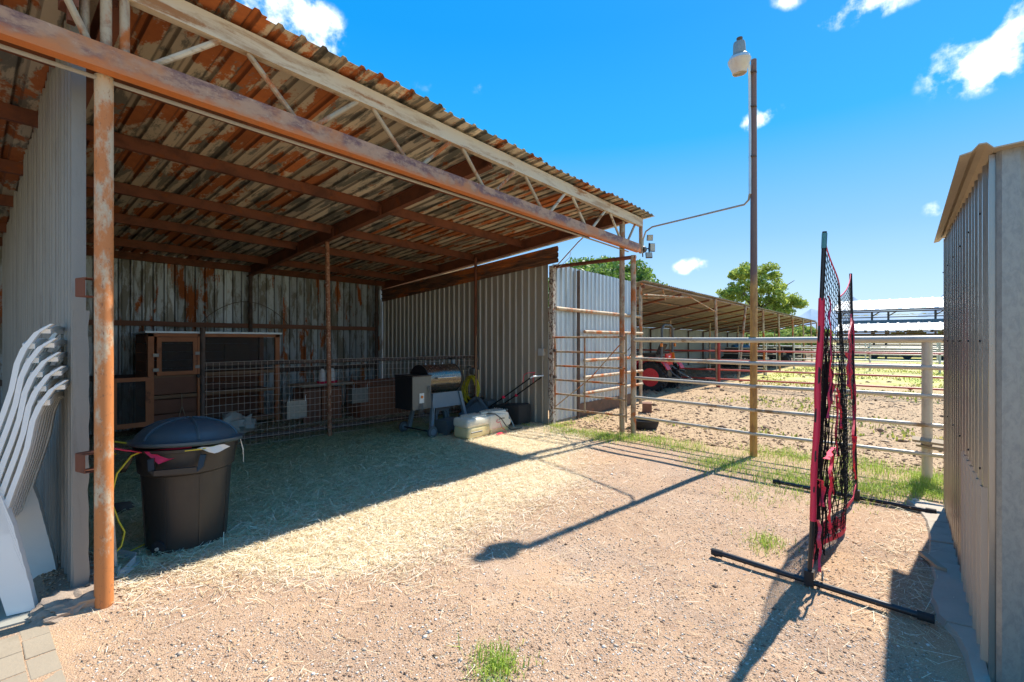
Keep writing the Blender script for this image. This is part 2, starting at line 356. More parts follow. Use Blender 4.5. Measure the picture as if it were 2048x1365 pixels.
m_white_pl = plain('white_resin', (.84, .83, .78), .35, 0, .04, 4, .03, dirt=(.66, .61, .5), dirt_lo=.6, dirt_hi=.9)
m_wood = plain('stained_brown_wood', (.52, .19, .075), .6, 0, .25, 6, .15, dirt=(.12, .05, .03))
m_wood_dk = plain('dark_brown_board', (.25, .115, .07), .75, 0, .25, 5, .2)
m_wood_tan = plain('tan_shelf_wood', (.30, .17, .09), .7, 0, .2, 6, .1)
m_graywood = plain('weathered_grey_wood', (.38, .31, .22), .85, 0, .2, 9, .3)
m_trough = plain('reddish_wood_trough', (.30, .12, .06), .75, 0, .2, 5, .2)
m_zinc = plain('pale_zinc_sheet', (.62, .68, .70), .4, .4, .15, 6, .05, dirt=(.35, .38, .38))
m_black = plain('black_enamel', (.018, .018, .02), .4, 0, .2, 8, .05)
m_steelgrill = plain('bronze_drum_paint', (.23, .21, .18), .24, .85, .08, 3, .03)
m_greyblue = plain('blue_grey_enamel', (.17, .22, .25), .45, .1, .1, 5, .05)
m_hopper = plain('grey_hopper_steel', (.16, .165, .15), .42, .4, .1, 5, .05)
m_chrome = plain('bright_steel', (.6, .58, .54), .22, .9, .05)
m_rubber = plain('black_rubber', (.02, .02, .021), .75, 0, .3, 8, .3, dirt=(.08, .065, .045))
m_greyplastic = plain('grey_plastic_stool', (.10, .115, .12), .55, 0, .15)
m_tank = plain('cream_tank_plastic', (.74, .70, .56), .3, 0, .06, 4, .03, dirt=(.66, .58, .38))
m_tankamber = plain('amber_tank_bottom', (.78, .66, .36), .3, 0, .12, 3, .03, dirt=(.72, .48, .10), dirt_lo=.48)
m_yellow = plain('yellow_hose', (.62, .52, .03), .45, 0, .1)
m_red = plain('red_plastic', (.78, .025, .08), .45, 0, .12, 12, .05)
m_pinkred = plain('faded_red_fabric', (.76, .06, .13), .8, 0, .25, 16, .3, dirt=(.80, .34, .38))
m_netblack = plain('black_net_cord', (.012, .012, .012), .9, 0, .1)
m_paper = plain('crumpled_paper', (.74, .70, .60), .8, 0, .1)
m_bag = plain('white_plastic_bag', (.5, .55, .52), .5, 0, .15, 7, .1)
m_tracred = plain('tractor_red_paint', (.72, .015, .03), .3, 0, .1, 4, .02, dirt=(.36, .05, .04))
m_orange = plain('orange_lens', (.8, .22, .02), .3)
m_blue = plain('blue_barrel_plastic', (.03, .17, .36), .4, 0, .12)
m_lens = plain('pale_lamp_lens', (.5, .5, .42), .25, 0, .05)
m_refr = plain('cream_refractor', (.62, .54, .44), .35, 0, .12, 10, .1, dirt=(.5, .36, .22))
m_cabl = plain('teal_tape', (.08, .28, .28), .5)
m_farroof = plain('white_far_roof', (.74, .73, .68), .5, .1, .04, .5, 0)
m_farroof_edge = plain('brown_far_truss', (.19, .10, .055), .7, 0, .2)
m_yellowunder = plain('yellowed_roof_underside', (.42, .36, .18), .7, 0, .2, 1)
m_barnroof = weathered('long_barn_roof', (.40, .33, .245), (.17, .145, .11), (5, .6, 1), 1, .48, .62, .70, .78, 1.1, (1, 1, 1), .1, .6, 21, (.32, .28, .22))
m_barnwall = weathered('long_barn_back_wall', (.42, .43, .40), (.30, .31, .28), (5, 1, .4), 1, .5, .7, .8, .87, 1.3, (1, 1, 1), .25, .5, 13)
m_bark = plain('bark', (.14, .10, .07), .9, 0, .25, 4, .4)
m_mount = plain('haze_blue_rock', (.24, .33, .42), .95, 0, .12, .002, 0)  # blue of distant haze is painted into the rock colour
t = NT('fine_wire_screen', .6, 0, (.05, .045, .04)); tr = t.t.nodes.new('ShaderNodeBsdfTransparent'); ms = t.t.nodes.new('ShaderNodeMixShader'); ms.inputs[0].default_value = .42
t.t.links.new(tr.outputs[0], ms.inputs[1]); t.t.links.new(t.b.outputs[0], ms.inputs[2]); t.t.links.new(ms.outputs[0], t.t.nodes['Material Output'].inputs[0]); m_screen = t.m
t = NT('dusty_clear_plastic', .35, 0, (.05, .08, .11)); tr = t.t.nodes.new('ShaderNodeBsdfTransparent'); ms = t.t.nodes.new('ShaderNodeMixShader'); ms.inputs[0].default_value = .8
t.t.links.new(tr.outputs[0], ms.inputs[1]); t.t.links.new(t.b.outputs[0], ms.inputs[2]); t.t.links.new(ms.outputs[0], t.t.nodes['Material Output'].inputs[0]); m_rake = t.m
def rndmat(name, stops, rough=.85, trans=0.):
    stops = [(p_, tuple(min(.92, v_*1.17) for v_ in c_)) for p_, c_ in stops]
    t = NT(name, rough); a = t.attr('rnd'); t.set('Base Color', t.ramp(a, stops))
    if trans:
        tl = t.t.nodes.new('ShaderNodeBsdfTranslucent'); ms = t.t.nodes.new('ShaderNodeMixShader'); ms.inputs[0].default_value = trans
        t.t.links.new(t.b.inputs['Base Color'].links[0].from_socket, tl.inputs[0])
        t.t.links.new(t.b.outputs[0], ms.inputs[1]); t.t.links.new(tl.outputs[0], ms.inputs[2]); t.t.links.new(ms.outputs[0], t.t.nodes['Material Output'].inputs[0])
    return t.m
m_gravel = rndmat('gravel_stones', [(0, (.14, .09, .06)), (.22, (.33, .21, .13)), (.5, (.46, .33, .21)), (.72, (.44, .38, .31)), (.88, (.58, .52, .44)), (1, (.72, .67, .59))])
m_straw = rndmat('loose_straw', [(0, (.40, .29, .14)), (.35, (.64, .53, .33)), (.7, (.78, .70, .52)), (1, (.86, .82, .70))], .7, .2)
m_hay = rndmat('green_hay', [(0, (.15, .20, .10)), (.3, (.34, .43, .25)), (.7, (.58, .63, .43)), (1, (.82, .82, .64))], .75, .2)
m_grass = rndmat('green_grass_blades', [(0, (.16, .25, .03)), (.5, (.32, .46, .06)), (.85, (.50, .56, .14)), (1, (.62, .56, .28))], .6, .35)
m_clod = rndmat('dirt_clods', [(0, (.14, .085, .05)), (.5, (.30, .19, .11)), (1, (.46, .33, .2))])
m_leafA = rndmat('fresh_leaves', [(0, (.05, .10, .015)), (.5, (.13, .23, .04)), (1, (.30, .40, .09))], .5, .35)
m_leafB = rndmat('olive_needles', [(0, (.10, .15, .025)), (.5, (.33, .41, .07)), (1, (.62, .64, .15))], .55, .35)
m_leafC = rndmat('yellow_green_scrub', [(0, (.16, .21, .04)), (.5, (.30, .37, .08)), (1, (.46, .50, .15))], .6, .3)

# ground
def straw_edge(x):
    return 2.62 + .95*max(0, min(1, (1.9-x)/1.1)) + max(0, x-4.2)*.55
t = NT('ground_soil', .95); P = t.coord('Position'); X, Y, Z = t.sep(P)
nA = t.noise(P, .8, 5, .6); nB = t.noise(P, 6, 8, .7); nC = t.noise(P, 55, 4, .8); nD = t.noise(P, .12, 4, .6)
wx = t.math('ADD', X, t.math('MULTIPLY', t.math('SUBTRACT', nA, .5), 1.6)); wy = t.math('ADD', Y, t.math('MULTIPLY', t.math('SUBTRACT', nA, .5), 1.5))
wy = t.math('ADD', wy, t.math('MULTIPLY', t.math('SUBTRACT', nB, .5), .9))
stones = t.vor(P, 120, 'Color'); sdist = t.vor(P, 120, 'Distance'); sg = t.sep(stones)[0]
yard = t.mix(t.ss(nB, .35, .7), (.46, .325, .205), (.37, .25, .155)); yard = t.mix(t.ss(nA, .45, .75), yard, (.48, .36, .245)); yard = t.mix(t.ss(t.noise(P, .45, 6, .7), .50, .62), yard, (.50, .345, .205)); yard = t.mix(t.ss(t.noise(P, 1.7, 7, .75), .58, .70), yard, (.32, .215, .14)); yard = t.mix(t.ss(t.noise(P, .9, 6, .7), .60, .72), yard, (.52, .44, .33))
stc = t.ramp(sg, [(0, (.25, .15, .11)), (.35, (.50, .32, .22)), (.7, (.48, .40, .33)), (1, (.66, .58, .5))])
yard = t.mix(1., yard, (.86, .80, .79), 'MULTIPLY'); trk = t.noise(t.coord('Position', (.9, .35, 1)), 2.2, 5, .6, .6); yard = t.mix(t.math('MULTIPLY', t.ss(trk, .54, .64), .45), yard, (.27, .185, .13)); nE = t.noise(P, 130, 3, .8); yard = t.mix(t.ss(nE, .56, .66), yard, (.24, .15, .10)); yard = t.mix(t.ss(nE, .40, .33), yard, (.66, .56, .46))
yard = t.mix(t.math('MULTIPLY', t.math('MULTIPLY', t.ss(sdist, .5, .2), t.ss(nC, .46, .62)), t.ss(nA, .3, .6)), yard, stc)
straw = t.mix(t.ss(nC, .35, .65), (.44, .33, .19), (.66, .55, .38))
hay = t.mix(t.ss(nC, .35, .65), (.33, .39, .23), (.60, .65, .43)); 
soil = t.mix(t.ss(nC, .35, .65), (.16, .13, .09), (.36, .30, .21))
corral = t.mix(t.ss(nC, .35, .62), (.28, .18, .10), (.47, .33, .19)); corral = t.mix(t.ss(t.noise(P, 9, 7, .75), .54, .64), corral, (.24, .145, .085))
field = t.mix(t.ss(t.noise(P, .9, 6, .7), .42, .6), (.52, .42, .19), (.36, .40, .09)); field = t.mix(t.ss(nB, .56, .66), field, (.46, .31, .16))
e0 = t.math('MULTIPLY', t.ss(X, 1.9, .8), .95); e1 = t.math('MULTIPLY', t.math('MAXIMUM', t.math('SUBTRACT', X, 4.2), 0), .55)
edge = t.math('ADD', t.math('ADD', e0, e1), 2.6)
c = t.mix(t.ss(t.math('SUBTRACT', wy, edge), -.1, .35), yard, straw)
c = t.mix(t.ss(t.math('SUBTRACT', wy, t.math('MULTIPLY', t.ss(X, 4.2, 5.2), 1.4)), 4.0, 5.0), c, hay)
c = t.mix(t.math('MULTIPLY', t.ss(wx, 6.2, 6.7), t.ss(wy, 4.9, 4.6)), c, corral)
c = t.mix(t.ss(X, 6.7, 6.9), c, corral)
c = t.mix(t.math('MULTIPLY', t.ss(Y, 6.95, 7.25), t.ss(X, 6.95, 6.85)), c, soil)
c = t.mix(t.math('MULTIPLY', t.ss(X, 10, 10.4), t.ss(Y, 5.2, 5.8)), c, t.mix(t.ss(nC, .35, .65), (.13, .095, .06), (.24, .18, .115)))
fm = t.math('MULTIPLY', t.ss(t.math('ADD', wx, t.math('MULTIPLY', t.math('SUBTRACT', nD, .5), 14)), 15.5, 22), t.ss(wy, 5.4, 4.4))
c = t.mix(fm, c, field)
c = t.mix(t.ss(Y, 12, 30), c, field); c = t.mix(t.ss(Y, -6, -14), c, field)
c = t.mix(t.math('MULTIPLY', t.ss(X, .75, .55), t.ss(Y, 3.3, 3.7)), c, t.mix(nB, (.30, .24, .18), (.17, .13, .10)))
c = t.mix(1., c, (1.18, 1.18, 1.16), 'MULTIPLY'); t.set('Base Color', c); t.bump(t.math('ADD', t.math('MULTIPLY', nC, .6), t.math('ADD', nB, t.math('MULTIPLY', sdist, -.5))), .55, .02); m_ground = t.m

# ------------------------------------------------------------------ ground
def gh(x, y):
    h = (mnoise.noise(V3((x*.5, y*.5, 0))))*.02 + mnoise.noise(V3((x*2.3, y*2.3, 3)))*.006
    if x > 6.9 and y < 4.8 and x < 40:
        a = min(1, (x-6.9)/.8); h += a*(abs(mnoise.noise(V3((x*3.1, y*3.1, 9))))*.06 + mnoise.noise(V3((x*9, y*9, 5)))*.02 - .01)
    if .30 < x < .72 and y > 3.42: # packed earth footing under the divider
        q = min(1, (x-.30)/.04)*min(1, (.72-x)/.12)*min(1, (y-3.42)/.1); h += q*(.055 + .02*mnoise.noise(V3((x*9, y*7, 1))) + .012*mnoise.noise(V3((x*31, y*29, 1))))
    if x > 10.3 and y > 5.2: h += (abs(mnoise.noise(V3((x*2.1, y*2.1, 9))))*.07)
    if sqrt(x*x+y*y) > 60: h = 0
    return h
def axis(lo, hi, step, far):
    a = list(np.arange(lo, hi, step)); s = step; p = lo
    while p > -far: s *= 1.3; p -= s; a.insert(0, p)
    s = step; p = hi
    while p < far: s *= (1.12 if p < 60 else 1.4); a.append(p); p += s
    return np.array(a)
gx = axis(-.6, 13, .055, 9000); gy = axis(-2.2, 7.4, .055, 9000)
gv = np.array([(x, y, gh(x, y)) for y in gy for x in gx]); nx = len(gx)
ii = np.arange(len(gy)-1)[:, None]*nx + np.arange(nx-1)[None, :]; ii = ii.ravel()
g = arr_mesh('ground', gv, np.stack([ii, ii+1, ii+1+nx, ii+nx], 1), m_ground, kind='structure')
g.data.polygons.foreach_set('use_smooth', [True]*len(g.data.polygons))

# ------------------------------------------------------------------ mountains and sky-line
mb = MB()
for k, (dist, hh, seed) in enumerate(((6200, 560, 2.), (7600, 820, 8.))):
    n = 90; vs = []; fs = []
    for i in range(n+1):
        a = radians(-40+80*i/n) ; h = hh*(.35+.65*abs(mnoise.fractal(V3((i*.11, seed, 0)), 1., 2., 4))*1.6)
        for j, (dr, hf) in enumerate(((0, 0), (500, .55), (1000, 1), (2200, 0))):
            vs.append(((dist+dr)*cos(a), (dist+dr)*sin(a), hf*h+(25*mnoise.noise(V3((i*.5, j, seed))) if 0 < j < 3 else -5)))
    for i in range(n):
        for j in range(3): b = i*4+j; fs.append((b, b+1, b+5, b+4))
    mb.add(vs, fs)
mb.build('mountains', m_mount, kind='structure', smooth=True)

# ------------------------------------------------------------------ open shed (main)
def zs(y): return 3.60 - .095*(y-3.3)
shed = thing('open_shed', (3.7, 6.7, 0), 'large open-fronted rusty corrugated metal shed with a pitched roof held by a pipe truss', 'shed')
SL = V3((0, 1, -.095)).normalized(); NR = V3((0, .095, 1)).normalized()
XL, XR = -3.4, 7.58
x = XL; k = 0
while x < XR-.05:
    wd = min(.80, XR-x); mb = MB()
    oy = random.uniform(-.03, .03)
    mb.corr((x, 3.2+oy, zs(3.2+oy)+(k % 2)*.004), (1, 0, 0), SL, NR, wd+.01, 0, 7.0, depth=.024, thick=.002, wob=.004)
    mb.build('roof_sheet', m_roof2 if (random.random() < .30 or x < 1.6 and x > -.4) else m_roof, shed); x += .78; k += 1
# top and bottom chord
YT = 3.36
mb = MB(); mb.span((XL, YT-.03, 3.425), (7.44, YT+.03, 3.565)); mb.build('top_chord', m_topchord, shed)
mb = MB(); mb.beam([(XL, YT, 3.05), (7.33, YT, 3.05)], (0, 1, 0), .075, .135)
mb.build('bottom_chord', m_chord, shed)
mb = MB(); mb.span((XL, YT-.036, 2.965), (7.33, YT-.031, 3.115)); 
mb.tube([(XL, YT+.075, 2.975), (1.2, YT+.075, 2.965), (4, YT+.075, 2.975), (7.1, YT+.075, 2.97)], .011, 6); mb2 = MB()
mb2.tube([(XL, YT+.075, 2.975), (1.2, YT+.075, 2.965), (4, YT+.075, 2.975), (7.1, YT+.075, 2.97)], .012, 6); mb2.build('conduit', m_conduit, shed, smooth=True)
webs = [(-2.3, -1.95, 0), (-1.42, -1.75, 0), (.05, -.30, 0), (-1.27, -.92, 0), (-.74, -.45, 1), (.74, 1.09, 0), (1.58, 1.26, 0), (1.73, 2.08, 0), (2.56, 2.22, 0), (2.74, 3.08, 0), (3.56, 3.25, 0), (3.74, 4.08, 0), (4.59, 4.26, 0), (4.77, 5.11, 0), (5.61, 5.28, 0), (5.81, 6.18, 0), (6.66, 6.33, 0), (6.93, 7.2, 0)]
for b_, t_, _ in webs:
    mb = MB(); mb.tube([(b_, YT, 3.11), (t_, YT, 3.43)], .019, 8); mb.build('web_bar', random.choice([m_topchord, m_pipe_r]), shed, smooth=True)
mb = MB(); mb.tube([(.46, YT, 3.12), (.32, YT+.0, 3.43)], .019, 8); mb.build('web_bar', m_pipe_r, shed, smooth=True)
for xx, r in ((.535, .026), (.615, .024), (.455, .022)):
    mb = MB(); mb.tube([(xx, YT+.0 if xx > .5 else YT+.06, 3.11), (xx, YT if xx > .5 else YT+.06, 3.43)], r, 10); mb.build('web_post', m_pipe_r, shed, smooth=True)
mb = MB(); mb.span((7.40, YT-.025, 2.98), (7.44, YT+.025, 3.6)); mb.build('end_plate', m_pipe_r, shed)
# bracket where the chords join near the divider
mb = MB(); mb.box((.39, 3.42, 3.33), (.07, .11, .10)); mb.box((.40, 3.40, 3.25), (.035, .05, .10)); mb.build('bracket', m_rust, shed)
# purlins and rafters
for y in (4.42, 5.48, 6.72, 7.85, 9.05, 9.84):
    mb = MB(); h = .12; z1 = zs(y)-.002
    # C channel
    mb.span((XL, y-.025, z1-h), (7.5 if y < 5 else 6.9, y-.020, z1)); mb.span((XL, y-.020, z1-.006), (6.9, y+.03, z1)); mb.span((XL, y-.020, z1-h), (6.9, y+.03, z1-h+.006))
    mb.span((XL, y+.025, z1-h+.006), (6.9, y+.03, z1-h+.03))
    mb.build('purlin', m_rust, shed)
for xx in (-3.0, .60, 3.74, 6.84):
    mb = MB(); a = V3((xx, 3.42, zs(3.42)-.10)); b = V3((xx, 9.93, zs(9.93)-.10))
    mb.beam([a+V3((0, 0, .0)), b], (1, 0, 0), .012, .19)
    mb.beam([a+V3((0, 0, -.09)), b+V3((0, 0, -.09))], (1, 0, 0), .085, .012); mb.beam([a+V3((0, 0, .085)), b+V3((0, 0, .085))], (1, 0, 0), .085, .01)
    mb.build('rafter', m_rust, shed)
    for y in (4.36, 5.42, 6.66, 7.79):
        if xx != 3.74: break
        mb = MB(); mb.box((xx-.045, y+.0, zs(y)-.13), (.012, .06, .13)); mb.build('clip', m_rust, shed)
# posts
mb = MB(); mb.tube([(.54, 3.45, -.1), (.54, 3.45, 2.99)], .043, 16); mb.build('post', m_post, shed, smooth=True, label='orange rust and peeling cream pipe post nearest the camera')
mb = MB(); mb.tube([(6.93, 3.46, -.1), (6.93, 3.46, 3.45)], .043, 14); mb.build('post', m_pipe_r, shed, smooth=True)
mb = MB(); mb.tube([(7.12, 3.52, 3.12), (7.12, 3.52, 3.5)], .02, 8); mb.build('web_post', m_pipe_r, shed, smooth=True)
mb = MB(); mb.tube([(3.79, 6.90, -.1), (3.77, 6.95, zs(6.9)-.19)], .034, 12); mb.build('post', weathered('rust_speckled_post', (.42, .20, .11), (.24, .09, .045), (1, 1, .8), 14, .42, .58, .56, .62, 30, (1, 1, 1), 0, .7, 5, rustcol=((.60, .45, .34), (.5, .3, .2))), shed, smooth=True)
mb = MB(); mb.tube([(6.72, 6.56, -.1), (6.72, 6.56, zs(6.5)-.12)], .03, 12); mb.build('post', m_rust, shed, smooth=True)
for xx in (.6, 3.74, 6.62, -2.6):
    mb = MB(); mb.tube([(xx, 9.84, -.1), (xx, 9.84, zs(9.84)-.13)], .038, 10); mb.build('post', m_darkpipe, shed, smooth=True)
# brackets on the near post (open channels)
for zc in (1.80, .82):
    mb = MB(); M = Matrix.Rotation(.25, 3, 'Z'); w_, h_ = .08, .10
    for dz in (-h_/2, h_/2): mb.box((.486, 3.51, zc+dz), (w_, .10, .005), M=M)
    mb.box((.486-w_/2*.97, 3.50, zc), (.005, .10, h_), M=M); mb.build('channel_bracket', m_rust, shed)
# back wall
x = XL; k = 0
while x < 6.9:
    wd = min(.79, 6.93-x); mb = MB()
    mb.corr((x, 9.93+(k % 2)*.004, -.05), (1, 0, 0), (0, 0, 1), (0, -1, 0), wd, 0, zs(9.93)+.03, phase=.04, wob=.008)
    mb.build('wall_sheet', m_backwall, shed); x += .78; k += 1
for z_ in (1.80, .90):
    mb = MB(); pts = [(xx, 9.87, z_+.012*mnoise.noise(V3((xx*2, z_, 0)))) for xx in np.arange(XL, 6.8, .4)]
    mb.beam(pts, (0, 1, 0), .05, .085); mb.build('girt', m_wood_dk if z_ > 1 else m_darkpipe, shed)
mb = MB(); mb.tube([(2.9+1.55*i/14, 9.80, 1.85+.42*sin(pi*i/14)**.8) for i in range(15)], .006, 5); mb.build('bent_wire', m_darkpipe, shed)
# end side wall
y = 4.86; k = 0
def sw_top(yy): return 2.92 - .078*(yy-4.86)
while y < 9.9:
    wd = min(.79, 9.92-y); mb = MB()
    mb.corr((6.86+(k % 2)*.004, y, -.05), (0, 1, 0), (0, 0, 1), (-1, 0, 0), wd, 0, lambda q, y=y: sw_top(y+q)+.05, phase=.03, wob=.004)
    mb.build('wall_sheet', m_sidewall, shed); y += .78; k += 1
for k, (ya, yb, lift) in enumerate(((4.62, 6.6, 0), (6.5, 8.4, .006), (8.3, 9.9, 0))):
    mb = MB(); L = yb-ya; vd = V3((0, 1, -.078)); mb.corr((6.815-lift, ya, sw_top(ya)-.05), (0, 0, 1), vd, (-1, 0, 0), .29, 0, L, pitch=.10, depth=.022, wob=.004)
    mb.build('flashing_sheet', m_flash, shed)
# corner post of end wall, rough peeling
mb = MB(); mb.box((6.885, 4.80, 1.42), (.085, .085, 2.86)); mb.build('corner_post', weathered('peeling_corner_post', (.60, .55, .47), (.12, .06, .04), (1, 1, .7), 26, .50, .55, .60, .66, 6, (1, 1, .6), 0, .7, 3), shed)
mb = MB(); mb.tube([(6.87, 4.74, 2.80), (6.87, 4.25, 3.20), (6.86, 4.15, 3.26)], .012, 6); mb.tube([(6.87, 4.4, 3.05), (6.86, 4.42, 2.95), (6.86, 4.62, 2.82), (6.86, 4.75, 2.72)], .004, 5); mb.build('guy_rod', m_galvpipe, shed, smooth=True)
# divider wall at the left
y = 3.70; k = 0
while y < 9.85:
    wd = min(.79, 9.9-y); mb = MB(); yo = .0
    top = (lambda q, y=y, k=k: zs(y+q)-.012-(.0 if k % 2 else .04))
    mb.corr((.462-(k % 2)*.005, y, -.0), (0, 1, 0), (0, 0, 1), (-1, 0, 0), wd, .03, top, phase=.05, depth=.026, wob=.01, pitch=.13)
    mb.build('divider_sheet', m_divider, shed); y += .78; k += 1
# folded, dented front edge sheet (lower) and smooth upper flange
mb = MB(); N = 26
pts = [(.482+.010*mnoise.noise(V3((0, i*.4, 3))), 3.69, 0.06+1.62*i/N) for i in range(N+1)]
mb.beam([(a-.008, b, c_) for a, b, c_ in pts], (1, .1, 0), [.068+.012*abs(mnoise.noise(V3((i*.33, 1, 2)))) for i in range(N+1)], .004); mb.build('divider_edge', m_divider, shed)
mb = MB(); mb.beam([(.466, 3.69, 1.60), (.466, 3.69, 3.5)], (1, .05, 0), .062, .004); mb.beam([(.492, 3.74, 1.60), (.492, 3.74, 3.5)], (.1, 1, 0), .05, .004); mb.build('divider_flange', m_divider, shed)

# electric outlet box on side wall
ob = thing('outlet_box', (6.80, 4.97, 1.25), 'small grey weatherproof electrical box on the end wall beside the gate', 'electrical box')
mb = MB(); mb.box((6.80, 4.97, 1.30), (.07, .10, .12)); mb.build('box_body', m_galvpipe, ob)
mb = MB(); mb.box((6.762, 4.97, 1.30), (.008, .112, .13)); mb.build('cover', m_zinc, ob)
mb = MB(); mb.tube([(6.82, 4.97, 1.24), (6.82, 4.97, .05)], .009, 6); mb.build('conduit', m_conduit, ob)

# ------------------------------------------------------------------ flood light on truss end
fl = thing('flood_light', (7.45, 3.36, 3.08), 'black three-headed flood light on the outer end of the roof truss', 'light')
mb = MB(); mb.lathe((7.44, 3.36, 3.06), [(.05, 0), (.06, .03), (.06, .09), (.045, .13)], 12, 'X'); mb.build('mount', m_black, fl, smooth=True)
mb = MB(); mb.tube([(7.56, 3.36, 3.08), (7.70, 3.34, 3.10), (7.72, 3.34, 3.20)], .012, 8); mb.tube([(7.70, 3.34, 3.10), (7.70, 3.33, 3.0)], .012, 8); mb.tube([(7.49, 3.36, 3.02), (7.50, 3.36, 2.93)], .01, 6); mb.build('arm', m_black, fl)
for c_, sz, rz, rx in (((7.72, 3.33, 3.29), (.10, .10), -.9, .25), ((7.75, 3.30, 3.12), (.09, .14), -.75, 0.0), ((7.68, 3.33, 2.98), (.11, .10), -.95, -.35)):
    M = Matrix.Rotation(rz, 3, 'Z') @ Matrix.Rotation(rx, 3, 'X')
    mb = MB(); mb.box(c_, (sz[0], .03, sz[1]), M=M); hd = mb.build('lamp_head', m_black, fl)
    mb = MB(); mb.box(V3(c_)+M @ V3((0, -.018, 0)), (sz[0]*.88, .006, sz[1]*.88), M=M); mb.build('lens', m_lens, hd)
# ------------------------------------------------------------------ lamp pole
lp = thing('yard_light', (6.69, 1.47, 0), 'tall slim rusty pole with a yard light at its top, in the fence line', 'light pole')
mb = MB(); mb.tube([(6.69, 1.47, -.1), (6.70, 1.47, 2.6), (6.70, 1.47, 5.18)], [.046, .042, .034], 14); mb.build('pole', m_pole, lp, smooth=True)
mb = MB(); mb.tube([(6.655, 1.505, 3.42), (6.66, 1.505, 4.2), (6.655, 1.51, 5.08), (6.60, 1.53, 5.16), (6.52, 1.57, 5.17)], .017, 8); mb.build('conduit', m_zinc, lp, smooth=True)
for z_ in (4.55, 5.0, 3.9):
    mb = MB(); mb.lathe((6.69, 1.48, z_), [(.05, 0), (.05, .02)], 10); mb.build('strap', m_darkpipe, lp)
LC = (6.49, 1.59, 0)
Mt = Matrix.Rotation(-.10, 3, 'Y')
def lc(z): return (LC[0], LC[1], 4.95+(z-4.80)*.92)
mb = MB(); mb.lathe(lc(5.02), [(.125, 0), (.12, .03), (.088, .055), (.082, .19), (.075, .22), (.03, .225)], 20, M=Mt @ Matrix.Scale(.88, 3)); mb.build('housing', m_galv, lp, smooth=True)
mb = MB(); mb.lathe(lc(4.985), [(.145, 0), (.135, .045), (.118, .05)], 24, M=Mt @ Matrix.Scale(.90, 3), rfun=lambda a, z: 1+.03*(int(a*24/pi) % 2)); mb.build('cooling_ring', m_zinc, lp)
mb = MB(); mb.lathe(lc(4.80), [(.095, 0), (.10, .03), (.118, .08), (.15, .16), (.152, .187), (.14, .187), (.10, .08), (.085, .0)], 24, M=Mt.copy() @ Matrix.Scale(.90, 3), rfun=lambda a, z: 1-(.05*sin(a*5) if z < .04 else 0)); mb.build('refractor', m_refr, lp, smooth=True)
mb = MB(); mb.lathe(lc(4.86), [(.02, -.02), (.042, .02), (.042, .08), (.02, .12)], 12); mb.build('bulb', plain('amber_bulb', (.65, .33, .09), .3), lp, smooth=True)
mb = MB(); mb.lathe(lc(5.245), [(.02, 0), (.035, .02), (.038, .05), (.01, .06)], 12); mb.build('photocell', m_darkpipe, lp, smooth=True)
# conduit from the truss end to the pole
cd = MB(); cd.tube([(7.45, 3.34, 3.06), (7.45, 3.33, 3.22), (7.44, 3.28, 3.34), (7.40, 3.15, 3.39), (7.1, 2.4, 3.36), (6.78, 1.60, 3.33), (6.70, 1.53, 3.36), (6.655, 1.505, 3.44)], .014, 8)
cd.build('overhead_conduit', m_conduit, smooth=True, label='thin metal conduit running from the roof truss end across to the lamp pole', cat='conduit', offset=(7.45, 3.34, 3.06))

# ------------------------------------------------------------------ front yard pipe fence
def fpt(i): return [(6.90, 3.25), (6.69, 1.47), (6.62, -.22), (6.50, -3.0)][i]
fence = thing('pipe_fence', (6.9, 3.25, 0), 'five-rail galvanised pipe fence running from the gate past the lamp pole', 'fence')
for z_, r in ((1.52, .036), (1.22, .026), (.92, .024), (.61, .024), (.30, .022)):
    mb = MB(); off = -.05
    pts = [(x_, y_, z_+dz) for (x_, y_), dz in zip([fpt(0), fpt(1), fpt(2), fpt(3)], (0, -.01, .0, 0))]
    pts = [(a+off*.6 if 0 < i < 3 else a, b, c_) for i, (a, b, c_) in enumerate(pts)]
    mb.tube(pts, r, 10); mb.build('rail', m_galvpipe, fence, smooth=True)
mb = MB(); mb.tube([(6.90, 3.25, -.1), (6.90, 3.25, 2.86)], .042, 14); mb.build('corner_post', m_pipe_r, fence, smooth=True)
mb = MB(); mb.tube([(6.62, -.22, -.1), (6.62, -.22, 1.50)], .046, 14); mb.build('post', m_galvpipe, fence, smooth=True)
mb = MB(); mb.tube([(6.51, -2.8, -.1), (6.51, -2.8, 1.50)], .046, 14); mb.build('post', m_galvpipe, fence, smooth=True)
mb = MB(); mb.lathe((6.635, 1.47, 1.52), [(.02, 0), (.02, .012)], 10, 'X'); mb.build('rail_bolt', m_zinc, fence)
mb = MB(); mb.tube([(6.89, 4.80, 2.83), (6.90, 3.21, 2.83)], .032, 12); mb.build('header', m_rust, fence, smooth=True, label='rusty overhead pipe above the gate')
for (a, b, nm, lb) in (((6.40, -.10, .455), (6.32, -.72, .43), 'old_board', 'weathered board wedged over the low fence rail beside the small shed, the upper of two'),
                   ((6.45, -.13, .40), (6.28, -.70, .36), 'old_board', 'weathered board on the low fence rail beside the small shed, the lower of two')):
    mb = MB(); mb.beam([V3(a)+V3((.17, 0, 0)), V3(b)+V3((.17, 0, 0))], (1, 0, .3), .09, .025); mb.build(nm, m_graywood, label=lb, cat='board', group='boards on the fence rail', offset=a)

